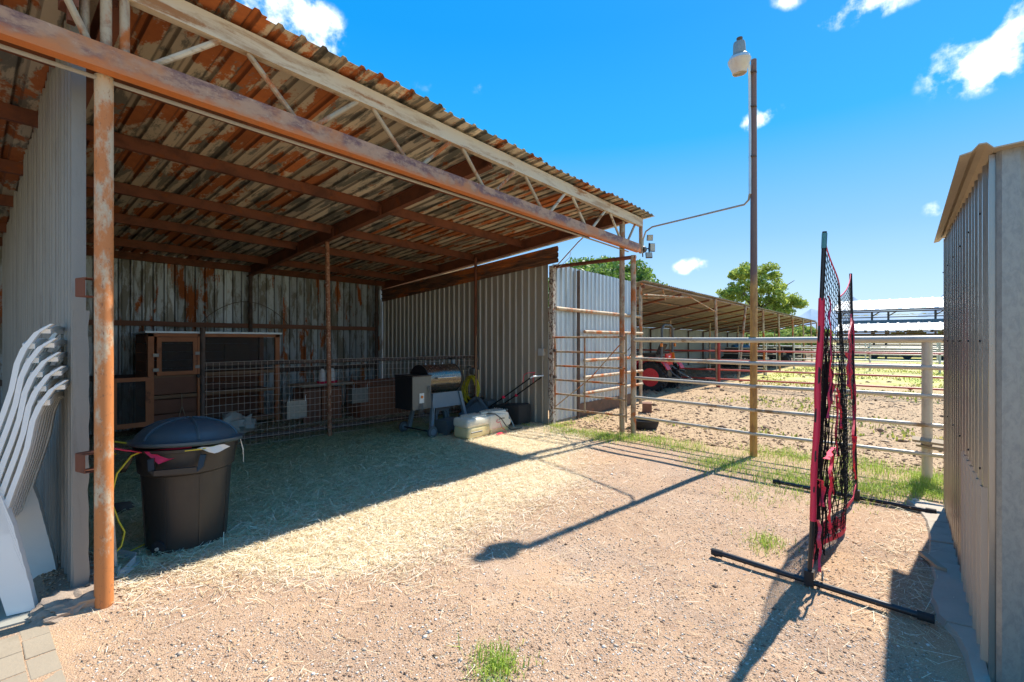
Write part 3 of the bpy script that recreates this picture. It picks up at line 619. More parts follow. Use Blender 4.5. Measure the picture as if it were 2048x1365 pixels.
# gate
gate = thing('pipe_gate', (6.88, 4.75, .2), 'closed six-rail pipe gate with a diagonal brace between the end wall and the fence corner', 'gate')
gx0, gy0, gx1, gy1 = 6.87, 4.73, 6.89, 3.36
for z_ in (1.565, 1.31, 1.06, .81, .56, .30):
    mb = MB(); mb.tube([(gx0, gy0, z_), (gx1, gy1, z_)], .017, 8); mb.build('rail', m_pipe_r, gate, smooth=True)
for yy, z1 in ((gy0, 1.575), (gy1, 1.62), (4.12, 1.565)):
    mb = MB(); mb.tube([(6.87, yy, .28 if yy != gy1 else .2), (6.87, yy, z1)], .016, 8); mb.build('stile', m_pipe_r, gate, smooth=True)
mb = MB(); mb.tube([(6.855, gy0, .32), (6.865, 4.0, .88), (6.865, gy1, 1.55)], .009, 6); mb.build('brace', m_pipe_r, gate, smooth=True)
for zc in (1.33, .86):
    mb = MB(); mb.box((6.86, 4.73, zc), (.05, .05, .045)); mb.build('hinge', m_darkpipe, gate)
mb = MB()
for i in range(9): mb.tube([(6.845+.012*cos(a)*(i % 2), 4.69+.012*cos(a)*((i+1) % 2), 1.30-i*.03+.019*sin(a)) for a in np.linspace(0, 2*pi, 7)[:-1]], .004, 4, closed=True)
mb.build('chain', m_darkpipe, gate)
mb = MB(); mb.tube([(6.87, 3.33, 1.35), (6.87, 3.27, 1.42), (6.87, 3.27, 1.3), (6.87, 3.31, 1.24)], .008, 6); mb.build('latch', m_rust, gate)

# ------------------------------------------------------------------ long barn
barn = thing('long_barn', (20, 7, 0), 'long low open-fronted corrugated barn behind the pipe fence with tractor under its roof', 'barn')
def bz(y): return 2.88 - .19*(y-4.75)
BS = V3((0, 1, -.19)).normalized(); BN = V3((0, .19, 1)).normalized()
x = 10.35; k = 0
while x < 40:
    mb = MB(); mb.corr((x, 4.62, bz(4.62)+.02+(k % 2)*.004), (1, 0, 0), BS, BN, .90, 0, 4.3, pitch=.15, depth=.025, wob=.006); mb.build('roof_sheet', m_barnroof, barn); x += .9; k += 1
x = 6.98; k = 0
while x < 10.4:
    wd = min(.8, 10.42-x); mb = MB(); mb.corr((x, 4.86+(k % 2)*.003, -.02 if x > 7.7 else -.02), (1, 0, 0), (0, 0, 1), (0, -1, 0), wd, .06, 2.93-(x-6.98)*.004, pitch=.16, depth=.028, wob=.004)
    mb.build('front_sheet', m_white, barn); x += .79; k += 1
x = 8.4
while x < 35:
    mb = MB(); mb.corr((x, 8.80, 0), (1, 0, 0), (0, 0, 1), (0, -1, 0), 2.38, 0, bz(8.8)+.0, pitch=.16, depth=.028); mb.build('back_sheet', m_barnwall, barn); x += 2.4
mb = MB(); mb.span((9.9, 8.6, -.05), (34.9, 8.78, .2)); mb.build('footing', m_concrete, barn)
mb = MB(); mb.span((7.78, 4.83, -.05), (10.4, 4.86, .27)); mb.build('kickboard', weathered('brown_kickboard', (.17, .09, .06), (.1, .06, .04), (1, 1, 1), 6, .4, .6, .6, .7, 6), barn)
mb = MB(); mb.tube([(7.74, 4.78, -.1), (7.74, 4.78, 2.86)], .034, 10); mb.build('front_post', m_darkpipe, barn, smooth=True)
mb = MB(); mb.tube([(6.93, 4.76, 2.09), (7.8, 4.76, 2.085), (10.45, 4.76, 2.08)], .036, 10); mb.build('rail', m_pipe_r, barn, smooth=True)
for z_ in (1.68, 1.12, .79, .48):
    mb = MB(); mb.tube([(7.86, 4.72, z_), (10.5, 4.72, z_)], .032, 10); mb.build('rail', m_pipe_r, barn, smooth=True)
mb = MB(); mb.tube([(10.5, 4.76, 0), (10.5, 4.76, 2.8)], .04, 10); mb.build('front_post', m_pipe_r, barn, smooth=True)
FP = [15.88, 19.4, 22.7, 26.1, 30.0, 33.7, 37.0, 39.8]
for i, xx in enumerate(FP):
    mb = MB(); lean = .35 if i == 1 else 0
    mb.tube([(xx-(.25 if i == 1 else 0), 4.55+(0 if i != 1 else .2), -.1), (xx+lean, 4.62, bz(4.62)-.05)], .045, 10); mb.build('front_post', m_pipe_r, barn, smooth=True)
for xx in [13.2, 18.2, 23.2, 28.2, 33.2, 38.2]:
    mb = MB(); mb.tube([(xx, 7.0, 1.2 if xx < 14 else -.1), (xx, 7.0, bz(7.0)-.1)], .035, 8); mb.build('inner_post', m_pipe_r, barn, smooth=True)
for xx in np.arange(10.5, 40, 2.45):
    mb = MB(); mb.tube([(xx, 4.66, bz(4.66)-.10), (xx, 8.75, bz(8.75)-.10)], .032, 8)
    mb.build('rafter', m_rust, barn, smooth=True)
    mb = MB(); mb.span((xx-.02, 8.68, 0), (xx+.02, 8.75, bz(8.7)-.1)); mb.build('back_post', m_darkpipe, barn)
for yy in (4.7, 5.7, 6.7, 7.7):
    mb = MB(); mb.tube([(10.4, yy, bz(yy)-.035), (40, yy, bz(yy)-.035)], .027, 6); mb.build('purlin', weathered('pale_rust_purlin', (.34, .24, .15), (.22, .10, .05), (1, 1, 1), 3, .4, .6, .55, .7, 3), barn, smooth=True)
for a, b in (((10.45, 4.66, 2.60), (13.6, 4.66, 2.76)), ((13.55, 4.66, 2.78), (15.85, 4.6, 2.45)), ((11.6, 4.66, 2.82), (12.4, 4.9, 2.60)), ((10.45, 5.2, 2.55), (13.4, 4.7, 2.74))):
    mb = MB(); mb.tube([a, b], .016, 6); mb.build('tie_rod', m_pipe_r, barn)
for z_ in (.95,):
    mb = MB(); mb.tube([(10.5, 8.62, z_), (35, 8.62, z_)], .025, 6); mb.build('back_rail', m_darkpipe, barn)

# fences beyond
def rail_fence(label, pts, zs_, posts, r, mat, name='pipe_fence', pr=.045, top=1.52, group=None):
    o = thing(name, (*pts[0], 0), label, 'fence', group)
    for z_ in zs_:
        mb = MB(); mb.tube([(a, b, z_) for a, b in pts], r, 6); mb.build('rail', mat, o, smooth=True)
    for a, b in posts:
        mb = MB(); mb.tube([(a, b, -.1), (a, b, top)], pr, 8); mb.build('post', mat, o, smooth=True)
    return o
rail_fence('red painted five-rail pipe fence crossing the corral in front of the tractor barn', [(15.85, 8.55), (15.88, 4.5), (16.05, -1), (16.3, -14)], (1.49, 1.18, .88, .57, .27), [(15.84, 4.50), (16.0, 1.05), (16.1, -2.6), (16.2, -6.2), (16.3, -10)], .027, m_redpipe)
rail_fence('pale pipe fence far across the yellow field, nearer of the two far ones', [(29, 4.4), (29, -6), (29.2, -22)], (1.46, 1.15, .85, .55, .28), [(29, 4.4), (29.2, 1.15), (29, -1.4), (29, -4.5), (29, -8), (29, -12)], .03, m_farpipe)
rail_fence('pale pipe fence farthest across the field in front of the arena roofs', [(44, 12), (44, -6), (44, -30)], (1.4, 1.1, .8, .5), [(44, y_) for y_ in range(10, -30, -4)], .035, m_farpipe)
rail_fence('tall pale pipe pen fence standing directly under the front of the arena roofs', [(56, 4), (56, -6), (56, -30)], (1.5, 1.2, .9, .6, .3), [(56, y_) for y_ in range(3, -30, -3)], .05, m_farpipe)
def panel(x0, y0, x1, y1, label, group=None):
    o = thing('corral_panel', (x0, y0, 0), label, 'corral panel', group)
    for z_ in (1.45, 1.15, .85, .55, .3):
        mb = MB(); mb.tube([(x0, y0, z_), (x1, y1, z_)], .022, 6); mb.build('rail', m_farpipe, o)
    for t_ in (0, .5, 1):
        mb = MB(); mb.tube([(x0+(x1-x0)*t_, y0+(y1-y0)*t_, .0), (x0+(x1-x0)*t_, y0+(y1-y0)*t_, 1.5 if t_ != .5 else 1.45)], .024, 6); mb.build('upright', m_farpipe, o)
    return o
panel(23.0, 5.66, 22.8, 4.5, 'silver corral panel standing across the barn just right of the blue barrel')
panel(26.0, 8.0, 26.1, 4.7, 'silver corral panel under the barn roof behind the leaning post')
panel(33.6, 8.4, 33.7, 4.7, 'silver corral panel across the far end of the long barn')

# arena roofs
ar = thing('arena_roof', (65, -10, 0), 'tall white ribbed metal roof on rusty trusses far across the fields, the upper one', 'roofed arena')
mb = MB(); mb.corr((60, -34, 4.72), (0, 1, 0), V3((8, 0, 1.5)).normalized(), (0, 0, 1), 39.5, 0, 8.1, pitch=.9, depth=.07); mb.build('roof', m_farroof, ar)
mb = MB(); mb.corr((60.2, -34, 4.15), (0, 1, 0), V3((8, 0, .3)).normalized(), (0, 0, 1), 39.0, 0, 8.1, pitch=.9, depth=.05); mb.build('ceiling', m_farroof, ar)
mb = MB()
for z_ in (4.62, 4.45, 3.9): mb.beam([(60, -34, z_), (60, 5.3, z_)], (1, 0, 0), .12, .12 if z_ > 4 else .09)
mb.build('eave_truss', m_farroof_edge, ar)
for yy in (5, 2.2, .9, -2.6, -3.6, -8, -13, -18, -24, -30):
    mb = MB(); mb.tube([(60, yy, 0), (60, yy, 4.5)], .09, 8); mb.build('post', m_darkpipe, ar)
    mb = MB(); mb.tube([(60, yy, 4.0), (60, yy-.7, 4.5)], .05, 6); mb.build('brace', m_farroof_edge, ar)
al = thing('low_arena_roof', (52, -10, 0), 'low pale ribbed metal roof below the tall one, with rusty eave and yellowed underside', 'shed roof')
mb = MB(); mb.corr((49.5, -34, 2.38), (0, 1, 0), V3((5, 0, .75)).normalized(), (0, 0, 1), 38.5, 0, 5, pitch=.7, depth=.06); mb.build('roof', m_farroof, al)
mb = MB(); mb.beam([(49.6, -34, 2.22), (49.6, 4.4, 2.22)], (1, 0, 0), .1, .08); mb.beam([(50.6, -34, 2.08), (50.6, 4.4, 2.08)], (1, 0, 0), .1, .1); mb.build('eave_beam', m_farroof_edge, al)
mb = MB(); mb.corr((49.7, -34, 2.30), (0, 1, 0), V3((5, 0, .2)).normalized(), (0, 0, -1), 38.2, 0, 4.8, pitch=.7, depth=.05); mb.build('underside', m_yellowunder, al)
mb = MB(); mb.corr((54.4, -34, 3.1), (0, 1, 0), V3((.25, 0, .6)).normalized(), (-1, 0, 0), 38.2, 0, .36, pitch=.35, depth=.05); mb.build('ridge_fascia', m_hopper, al)
for yy in (4.2, 1.7, .9, -2.8, -3.6, -8, -13, -18, -24):
    mb = MB(); mb.tube([(49.8, yy, 0), (49.8, yy, 2.3)], .08, 8); mb.build('post', m_darkpipe, al)
wl = MB(); wl.box((58, -3, 1.1), (1, 16, 2.2)); wl.build('block_wall', plain('grey_brown_wall', (.24, .22, .19), .9), label='low grey wall in the shade beneath the far arena roofs', cat='wall', offset=(58, -3, 0))
def cart(x, y, L, lab, col, ang=1.57):
    o = thing('feed_trailer', (x, y, 0), lab, 'trailer')
    R = Matrix.Rotation(ang, 3, 'Z')
    def q(a, b, c_): return V3((x, y, 0)) + R @ V3((a, b, c_))
    mb = MB(); mb.box(q(0, 0, .75), (L, 1.5, .35), rz=ang); mb.box(q(-L*.3, 0, 1.0), (L*.3, 1.4, .25), rz=ang); mb.build('bed', col, o)
    for sx in (-.3, .3):
        for sy in (-.7, .7):
            mb = MB(); mb.lathe(q(sx*L, sy, .35), [(.15, -.1), (.35, -.08), (.35, .08), (.15, .1)], 14, 'X'); mb.build('wheel', m_rubber, o, smooth=True)
    mb = MB(); mb.tube([q(L/2, 0, .5), q(L/2+1, 0, .4)], .05, 6); mb.build('tongue', m_black, o)
    return o
cart(28.9, 6.9, 3.2, 'dark flatbed trailer under the barn roof carrying the blue barrel', m_black, .1)
cart(31.5, 6.0, 2.6, 'low black cart parked under the far end of the long barn', m_black, .1)
cart(36.5, 5.9, 2.6, 'dark farm trailer in the shade at the very end of the long barn', m_rubber, .1)
cart(50.5, -1.5, 3.5, 'dark blue trailer parked beneath the low arena roof', m_greyblue, 1.57)
cart(50.5, 2.6, 3.0, 'black trailer at the left end beneath the low arena roof', m_black, 1.57)
br = MB(); br.lathe((28.1, 6.85, 1.03), [(.18, -.42), (.28, -.40), (.285, -.1), (.295, -.08), (.285, -.06), (.285, .1), (.295, .12), (.285, .14), (.28, .40), (.18, .42)], 20, 'X', M=Matrix.Rotation(-.9, 3, 'Z'))
br.build('plastic_barrel', m_blue, smooth=True, label='blue plastic barrel lying on its side on the trailer in the long barn', cat='barrel', offset=(28.1, 6.85, .7))
br = MB(); br.lathe((29.5, 6.6, .98), [(.10, -.2), (.15, -.18), (.15, .18), (.10, .2)], 16, 'X'); br.build('plastic_drum', m_blue, smooth=True, label='small blue drum beside the large blue barrel in the long barn', cat='drum', offset=(29.5, 6.6, .9))

# ------------------------------------------------------------------ tractor
trac = tr = thing('tractor', (13.8, 5.9, 0), 'small red farm tractor with a roll bar parked under the long barn', 'tractor')
def tyre(cx, cy, cz, R, wdt, side, rimR):
    mb = MB(); mb.lathe((cx, cy, cz), [(rimR, -wdt*.42), (R*.88, -wdt*.5), (R*.94, -wdt*.42), (R*.95, wdt*.42), (R*.88, wdt*.5), (rimR, wdt*.42)], 32, 'X')
    for i in range(22):
        a = 2*pi*i/22
        for sgn in (-1, 1):
            a2 = a + (pi/22 if sgn > 0 else 0); r_ = R*.965
            M = Matrix.Rotation(a2, 3, 'X') @ Matrix.Rotation(sgn*.6, 3, 'Z')
            mb.box(V3((cx+sgn*wdt*.24, cy, cz)) + Matrix.Rotation(a2, 3, 'X') @ V3((0, 0, r_)), (wdt*.52, .045, .06), M=M)
    ty = mb.build('tyre', m_rubber, tr, smooth=True)
    mb = MB(); mb.lathe((cx, cy, cz), [(.04, side*.02*-1), (rimR*.5, side*-.01), (rimR*.85, side*.05), (rimR*.9, side*wdt*.42), (rimR, side*wdt*.43)], 24, 'X')
    mb.build('rim', m_tracred, tr, smooth=True)
    mb = MB()
    mb.lathe((cx, cy, cz), [(.09, side*.0), (.08, side*.05), (.05, side*.09)], 12, 'X')
    for i in range(6): mb.box(V3((cx+side*.035, cy+.12*cos(i*pi/3), cz+.12*sin(i*pi/3))), (.03, .02, .02))
    mb.build('hub', m_greyplastic, tr)
tyre(13.28, 5.82, .44, .455, .30, -1, .27); tyre(14.38, 5.82, .44, .455, .30, 1, .27)
tyre(13.35, 7.35, .27, .28, .2, -1, .15); tyre(14.25, 7.35, .27, .28, .2, 1, .15)
for cx in (13.28, 14.38):
    mb = MB(); pts = [(cx, 5.82+.56*cos(a), .47+.56*sin(a)) for a in np.linspace(radians(158), radians(5), 14)]
    mb.beam(pts, (1, 0, 0), .30, .025); f_ = mb.build('fender', m_tracred, tr, smooth=True)
mb = MB(); mb.box((13.8, 6.6, .72), (.5, 1.6, .4)); mb.box((13.8, 7.3, .95), (.52, 1.1, .42), taper=.9); mb.build('hood', m_tracred, tr)
mb = MB(); mb.box((13.8, 6.1, .55), (.4, 1.2, .35)); mb.box((13.8, 5.65, .6), (.35, .35, .35)); mb.build('chassis', m_black, tr)
mb = MB(); mb.box((13.8, 5.75, .88), (.75, .45, .2)); mb.build('rear_panel', m_tracred, tr)
mb = MB(); mb.box((13.8, 5.52, 1.02), (.42, .05, .24)); mb.box((13.8, 5.49, 1.05), (.22, .01, .09)); mb.build('tail_cover', m_tracred, tr)
mb = MB(); mb.box((13.8, 5.485, 1.05), (.14, .006, .035)); mb.build('white_badge', m_white_pl, tr)
mb = MB(); mb.box((13.8, 6.05, 1.08), (.46, .44, .09)); mb.beam([(13.8, 5.80, 1.12), (13.8, 5.72, 1.3), (13.8, 5.66, 1.42)], (1, 0, 0), .44, .07); mb.build('seat', m_black, tr, smooth=True)
mb = MB(); mb.tube([(13.8+.19*cos(a), 6.68+.17*sin(a), 1.27+.09*sin(a)) for a in np.linspace(0, 2*pi, 17)[:-1]], .014, 6, closed=True); mb.tube([(13.8, 6.68, 1.26), (13.8, 6.9, 1.0)], .02, 6); mb.tube([(13.63, 6.66, 1.26), (13.97, 6.66, 1.26)], .012, 6); mb.build('steering_wheel', m_black, tr, smooth=True)
mb = MB(); mb.tube([(13.38, 5.58, .8), (13.38, 5.55, 1.36), (13.38, 5.55, 1.86), (13.46, 5.55, 1.96), (13.6, 5.55, 2.0), (14.0, 5.55, 2.0), (14.14, 5.55, 1.96), (14.22, 5.55, 1.86), (14.22, 5.55, 1.36), (14.22, 5.58, .8)], .036, 8)
mb.box((13.38, 5.55, 1.62), (.10, .10, .05)); mb.box((14.22, 5.55, 1.62), (.10, .10, .05)); mb.build('roll_bar', m_greyplastic, tr, smooth=True)
for cx in (13.28, 14.32):
    mb = MB(); mb.box((cx, 5.52, 1.40), (.06, .06, .10)); mb.build('signal_lamp', m_orange, tr)
mb = MB(); mb.box((14.1, 5.50, 1.02), (.03, .18, .30), taper=.5); mb.build('warning_triangle', m_orange, tr)
for sx in (-1, 1):
    mb = MB(); mb.tube([(13.8+sx*.18, 5.6, .85), (13.8+sx*.30, 5.25, .55), (13.8+sx*.36, 4.95, .38)], .022, 6); mb.tube([(13.8+sx*.2, 5.55, .4), (13.8+sx*.36, 4.95, .36)], .026, 6); mb.build('hitch_arm', m_hopper, tr)
mb = MB(); mb.box((13.8, 4.93, .37), (.8, .05, .05)); mb.tube([(13.8, 5.5, .7), (13.8, 5.0, .62)], .02, 6); mb.build('drawbar', m_black, tr)
mb = MB(); mb.box((13.75, 8.25, .35), (1.2, .12, .5)); mb.box((13.25, 7.9, .5), (.08, .9, .12)); mb.box((14.3, 7.9, .5), (.08, .9, .12)); mb.build('loader_bucket', m_tracred, tr)
mb = MB(); mb.box((13.0, 6.75, .33), (.12, .5, .16)); mb.build('step', m_tracred, tr)

trac.location += V3((.08, -.12, -.02))
# ------------------------------------------------------------------ corral bits
tb = MB(); tb.lathe((7.62, 3.38, 0), [(.20, .0), (.24, .13), (.26, .15), (.245, .15), (.22, .04), (.05, .035)], 28); tb.build('rubber_tub', m_rubber, smooth=True, label='round black rubber feed tub on the dirt behind the fence corner post', cat='tub', offset=(7.62, 3.38, 0))
bk = MB(); bk.box((9.25, 4.05, .12), (.30, .19, .19), rz=.4); bk.box((9.36, 4.12, .11), (.12, .1, .1), rz=.9); bk.build('brown_block', plain('brown_block', (.22, .11, .07), .9, 0, .3, 12, .5), label='brown rough block lying on the dirt beyond the black rubber tub', cat='block', offset=(9.25, 4.05, 0))

# ------------------------------------------------------------------ small right shed
rs = thing('small_metal_shed', (4.3, -.9, 0), 'tall narrow corrugated metal shed at the right edge with a tan lower patch', 'shed')
for k, (xa, xb) in enumerate(((2.93, 3.42), (3.42, 3.92), (3.92, 4.8), (4.8, 5.66))):
    mb = MB(); z0 = .82 if xb < 4.0 else (-.02)
    mb.corr((xa, -.318-(k % 2)*.003, 0), (1, 0, 0), (0, 0, 1), (0, 1, 0), xb-xa, z0, lambda q, xa=xa: 2.302+.036*(xa+q-2.93), pitch=.150, depth=.026, phase=-.005-(xa-2.93) % .150); mb.build('wall_sheet', m_shedwall, rs)
mb = MB(); mb.corr((2.93, -.3195, 0), (1, 0, 0), (0, 0, 1), (0, 1, 0), 1.0, -.02, .83, pitch=.150, depth=.034, phase=-.005); mb.build('lower_sheet', m_tanpanel, rs, label='tan painted lower wall sheet')
mb = MB(); mb.span((2.903, -.322, -.02), (2.924, -.299, 2.315)); mb.build('corner_trim', m_shedwall, rs)
mb = MB(); mb.corr((2.90, -1.9, -.02), (0, 1, 0), (0, 0, 1), (-1, 0, 0), 1.58, 0, 2.345, pitch=.30, depth=.02, phase=.1); mb.build('end_wall_sheet', m_galv, rs)
mb = MB(); mb.corr((5.62, -1.9, 0), (0, 1, 0), (0, 0, 1), (1, 0, 0), 1.58, 0, 2.42, pitch=.2, depth=.02); mb.build('end_wall_sheet', m_shedwall, rs)
mb = MB(); mb.corr((5.62, -1.92, 0), (-1, 0, 0), (0, 0, 1), (0, -1, 0), 2.7, 0, 2.36, pitch=.2, depth=.02); mb.build('back_sheet', m_shedwall, rs)
# roof: ribbed sheet with drooped eave
m_eave = plain('tan_grey_eave', (.50, .41, .28), .5, .3, .12, 5, .05)
prof = [(-2.0, 2.37), (-1.2, 2.352), (-.85, 2.342), (-.82, 2.368), (-.76, 2.368), (-.73, 2.338), (-.6, 2.335), (-.306, 2.322), (-.284, 2.348), (-.26, 2.349), (-.238, 2.322), (-.20, 2.314)]
mb = MB(); X0_, X1_ = 2.82, 5.82; vs = []; fs = []
for j, th_ in enumerate((0, -.006)):
    for (yy, zz) in prof: vs += [(X0_, yy, zz+th_), (X1_, yy-.04*(yy > -.35), zz+th_+.10)]
n_ = len(prof)
for i in range(n_-1):
    a = 2*i; b = 2*n_+2*i; fs += [(a, a+1, a+3, a+2), (b, b+2, b+3, b+1), (a, a+2, b+2, b), (a+1, b+1, b+3, a+3)]
fs += [(2*n_-2, 2*n_-1, 4*n_-1, 4*n_-2), (0, 2*n_, 2*n_+1, 1)]
mb.add(vs, fs); mb.build('roof', m_eave, rs)
for zz in (.9, 1.5, 2.1):
    mb = MB()
    for xx in np.arange(3.1, 5.6, .49): mb.lathe((xx, -.292, zz), [(.006, 0), (.006, .006)], 6, 'Y')
    s_ = mb.build('screws', m_black, rs); s_['kind'] = 'stuff'
mb = MB(); pl_ = [(5.75, -.33), (2.7, -.33), (2.95, -.25), (3.16, -.24), (3.29, -.215), (3.40, -.16), (3.51, -.165), (3.62, -.14), (3.95, -.175), (4.31, -.155), (4.5, -.17), (4.84, -.18), (5.2, -.17), (5.5, -.12), (5.72, -.05), (5.85, -.1)]
mb.prism([(a, b-.006, -.05) for a, b in pl_], (0, 0, .055)); curb = mb.build('footing_curb', m_concrete, kind='structure')
def edge_y(xx):
    q_ = pl_[2:-1]
    for (a_, b_), (c_, d_) in zip(q_[:-1], q_[1:]):
        if a_ <= xx <= c_: return b_+(d_-b_)*(xx-a_)/(c_-a_)
    return q_[0][1]
for xa, xb in ((2.72, 3.34), (3.346, 3.80), (3.806, 4.20), (4.206, 4.62), (4.626, 5.14), (5.146, 5.70)):
    mb = MB(); n_ = 7; up = .022+random.uniform(-.006, .006); xs_ = [xa+(xb-xa)*i/n_ for i in range(n_+1)]
    top = [(x_, edge_y(x_)+.008*mnoise.noise(V3((x_*9, 0, 2))), up+.006*mnoise.noise(V3((x_*5, 1, 2)))) for x_ in xs_]; bk_ = [(x_, -.30, up+.01+.006*mnoise.noise(V3((x_*5, 4, 2)))) for x_ in xs_]; lo_ = [(a_, b_+.02, -.03) for a_, b_, c_ in top]
    md_ = [(a_, (b_-.30)/2, up+.006+.010*mnoise.noise(V3((a_*8, 9, 2)))) for a_, b_, c_ in top]; bl_ = [(a_, b_, -.03) for a_, b_, c_ in bk_]; m_ = n_+1
    fs_ = []
    for r_ in range(4):
        for i in range(n_): a_ = r_*m_+i; fs_.append((a_, a_+1, a_+1+m_, a_+m_))
    fs_ += [(0, m_, 2*m_, 3*m_, 4*m_), (n_, 5*m_-1, 4*m_-1, 3*m_-1, 2*m_-1)]
    mb.add(lo_+top+md_+bk_+bl_, fs_); mb.build('footing_block', m_concrete, curb)
ws = MB(); ws.beam([(4.31, -.12, .025), (4.05, -.205, .04)], (.3, 1, 0), .05, .022); ws.build('wood_scrap', m_graywood, label='short scrap of board lying by the concrete footing of the small shed', cat='board', offset=(4.31, -.12, 0))

# ------------------------------------------------------------------ pitching net
net = thing('practice_net', (4.4, .36, 0), 'black practice net with red sleeves and torn red pockets on a black stand', 'net')
for nm, x0_, ya, yb, ht, yc in (('near', 3.36, .99, -.12, 2.16, .427), ('far', 5.45, 1.0, -.22, 2.14, .315)):
    mb = MB(); mb.tube([(x0_+.03, ya, .035), (x0_, yc, .025), (x0_-.05, yb, .03)], .018, 10); ft = mb.build('foot', m_black, net, smooth=True)
    for y_ in (ya, yb):
        mb = MB(); e_ = V3((x0_+(.03 if y_ == ya else -.05), y_, .032)); mb.tube([e_+V3((0, .02 if y_ == ya else -.02, 0)), e_-V3((0, .05 if y_ == ya else -.05, 0))], .024, 10); mb.build('end_cap', m_rubber, ft, smooth=True)
    mb = MB(); yl = -.036 if nm == 'near' else .021; mb.tube([(x0_, yc, .02), (x0_, yc+yl*.5, .5), (x0_, yc+yl*ht, ht)], .0125, 10); mb.build('pole', m_black, net, smooth=True)
    mb = MB(); mb.box((x0_, yc, .05), (.05, .05, .09)); mb.build('socket', m_black, net)
    z0_, z1_ = (.40, 1.76) if nm == 'near' else (.62, 1.70)
    mb = MB(); mb.tube([(x0_+.004, yc+yl*zz+.003*sin(zz*11), zz) for zz in np.linspace(z0_, z1_, 22)], [(.0175 if nm == 'near' else .016)+.0012*sin(i*1.7) for i in range(22)], 10); mb.build('red_sleeve', m_pinkred if nm == 'far' else m_red, net, smooth=True)
    if nm == 'near':
        mb = MB(); mb.tube([(x0_, yc+yl*(ht-.1), ht-.10), (x0_, yc+yl*ht, ht-.01)], .0145, 8); mb.build('tape', m_cabl, net, smooth=True)
def ntop(s): # s 0..1 along the net
    sag = (1-(2*s-1)**2); return 1.86 + (.21*((s-.58)/.5)**2 if s < .58 else .27*((s-.58)/.42)**2)
def nbot(s): return .10 - .04*sin(pi*s) + .0*s + (.05 if s > .9 else 0)
def npt(s, q): # q 0 bottom ..1 top
    z_ = nbot(s)+(ntop(s)-nbot(s))*q; dr = sin(pi*s)
    return V3((3.38+2.05*s, (.427-.034*z_)*(1-s)+(.315+.021*z_)*s + .035*sin(7*s+3*q)*dr + .05*dr*(1-q)*sin(11*s), z_ - .10*dr*(q)*(1-q)*2))
NU, NV = 34, 50; mb = MB()
for i in range(NU+1): mb.tube([npt(i/NU, j/16) for j in range(17)], .0021, 3, caps=False)
for j in range(NV+1): mb.tube([npt(i/24, j/NV) for i in range(25)], .0026, 3, caps=False)
mb.build('net_mesh', m_netblack, net)['kind'] = 'stuff'
for q in (0, 1):
    mb = MB(); mb.beam([npt(i/24, q) for i in range(25)], (0, 1, 0), .006, .010 if q else .035); mb.build('red_border', m_pinkred, net)
mb = MB(); mb.beam([npt(.02+.5*i/12, .03+.03*(i % 2)) + V3((0, .01, 0)) for i in range(13)], (0, .2, 1), .08, .004); mb.build('bottom_strip', m_pinkred, net)
mb = MB()
for (s0, q0, q1, nst, sp) in ((.17, .80, -.06, 34, .06), (.62, .76, .10, 16, .11), (.32, .5, .0, 10, .06)):
    for k in range(nst):
        ds = random.gauss(0, sp*.5); dy = random.gauss(0, .014); ph = random.random()*6; qa = q0-random.random()*.15; pts = []
        for j in range(13):
            f = j/12; q = qa+(q1-qa)*f; p = npt(min(1, max(0, s0+ds*(.5+f)+.05*f)), max(0, q)); p.z += min(0, q)*1.6+ (0 if q > 0 else 0)
            pts.append(p+V3((.012*sin(ph+f*9), dy+.012*cos(ph+f*13), 0)))
        mb.tube(pts, .0032, 3, caps=False)
mb.build('hanging_pocket_cords', m_netblack, net)['kind'] = 'stuff'
def strip(pts, w0=.03, name='torn_trim'):
    P_ = [V3((a, b, c_)) for a, b, c_ in pts]; dense = []
    for i in range(len(P_)-1):
        for k in range(6): dense.append(P_[i].lerp(P_[i+1], k/6)+V3((.02*sin(len(dense)*.9), .004*cos(len(dense)*1.3), 0)))
    dense.append(P_[-1]); mb = MB(); mb.beam(dense, (.15, 1, .05), [w0*.45*(.5+.7*abs(mnoise.noise(V3((i*.37, P_[0].x*9, P_[0].z)))*2)) for i in range(len(dense))], .003); mb.build(name, m_pinkred if random.random() < .6 else m_red, net)
a = 0
strip([(3.9, .38, 1.32), (4.05, .38, 1.2), (4.0, .38, 1.05)], .09); strip([(4.9, .34, 1.40), (5.0, .34, 1.25), (4.95, .34, 1.1)], .08); strip([(3.6, .40, .60), (3.75, .40, .52), (3.7, .40, .40)], .09)
strip([(3.72, .36, 1.80), (3.66, .35, 1.62), (3.60, .34, 1.40), (3.66, .35, 1.2), (3.62, .36, 1.0)]); strip([(3.72, .36, 1.80), (3.86, .37, 1.64), (3.92, .37, 1.46)])
strip([(5.1, .33, 1.74), (4.82, .33, 1.52), (4.72, .32, 1.24), (4.95, .32, 1.0)]); strip([(5.1, .33, 1.74), (5.2, .34, 1.5), (5.1, .34, 1.2)], .025)
strip([(4.36, .37, 1.14), (4.5, .36, .95), (4.52, .36, .80)], .05); strip([(4.2, .36, 1.1), (4.4, .38, .70), (4.42, .37, .6)], .045)
strip([(3.55, .34, .77), (3.48, .33, .66), (3.52, .34, .44), (3.62, .35, .28)], .04); strip([(3.9, .36, .74), (4.0, .37, .55), (4.1, .37, .38)], .025)
strip([(3.50, .35, .76), (3.72, .35, .78), (3.92, .36, .76)], .07); strip([(5.35, .33, .85), (5.15, .32, .62), (5.2, .32, .40), (5.35, .32, .22)], .05)
strip([(5.1, .31, .66), (5.15, .31, .58)], .09); strip([(3.40, .385, .40), (3.42, .38, .25), (3.41, .38, .08)], .05)
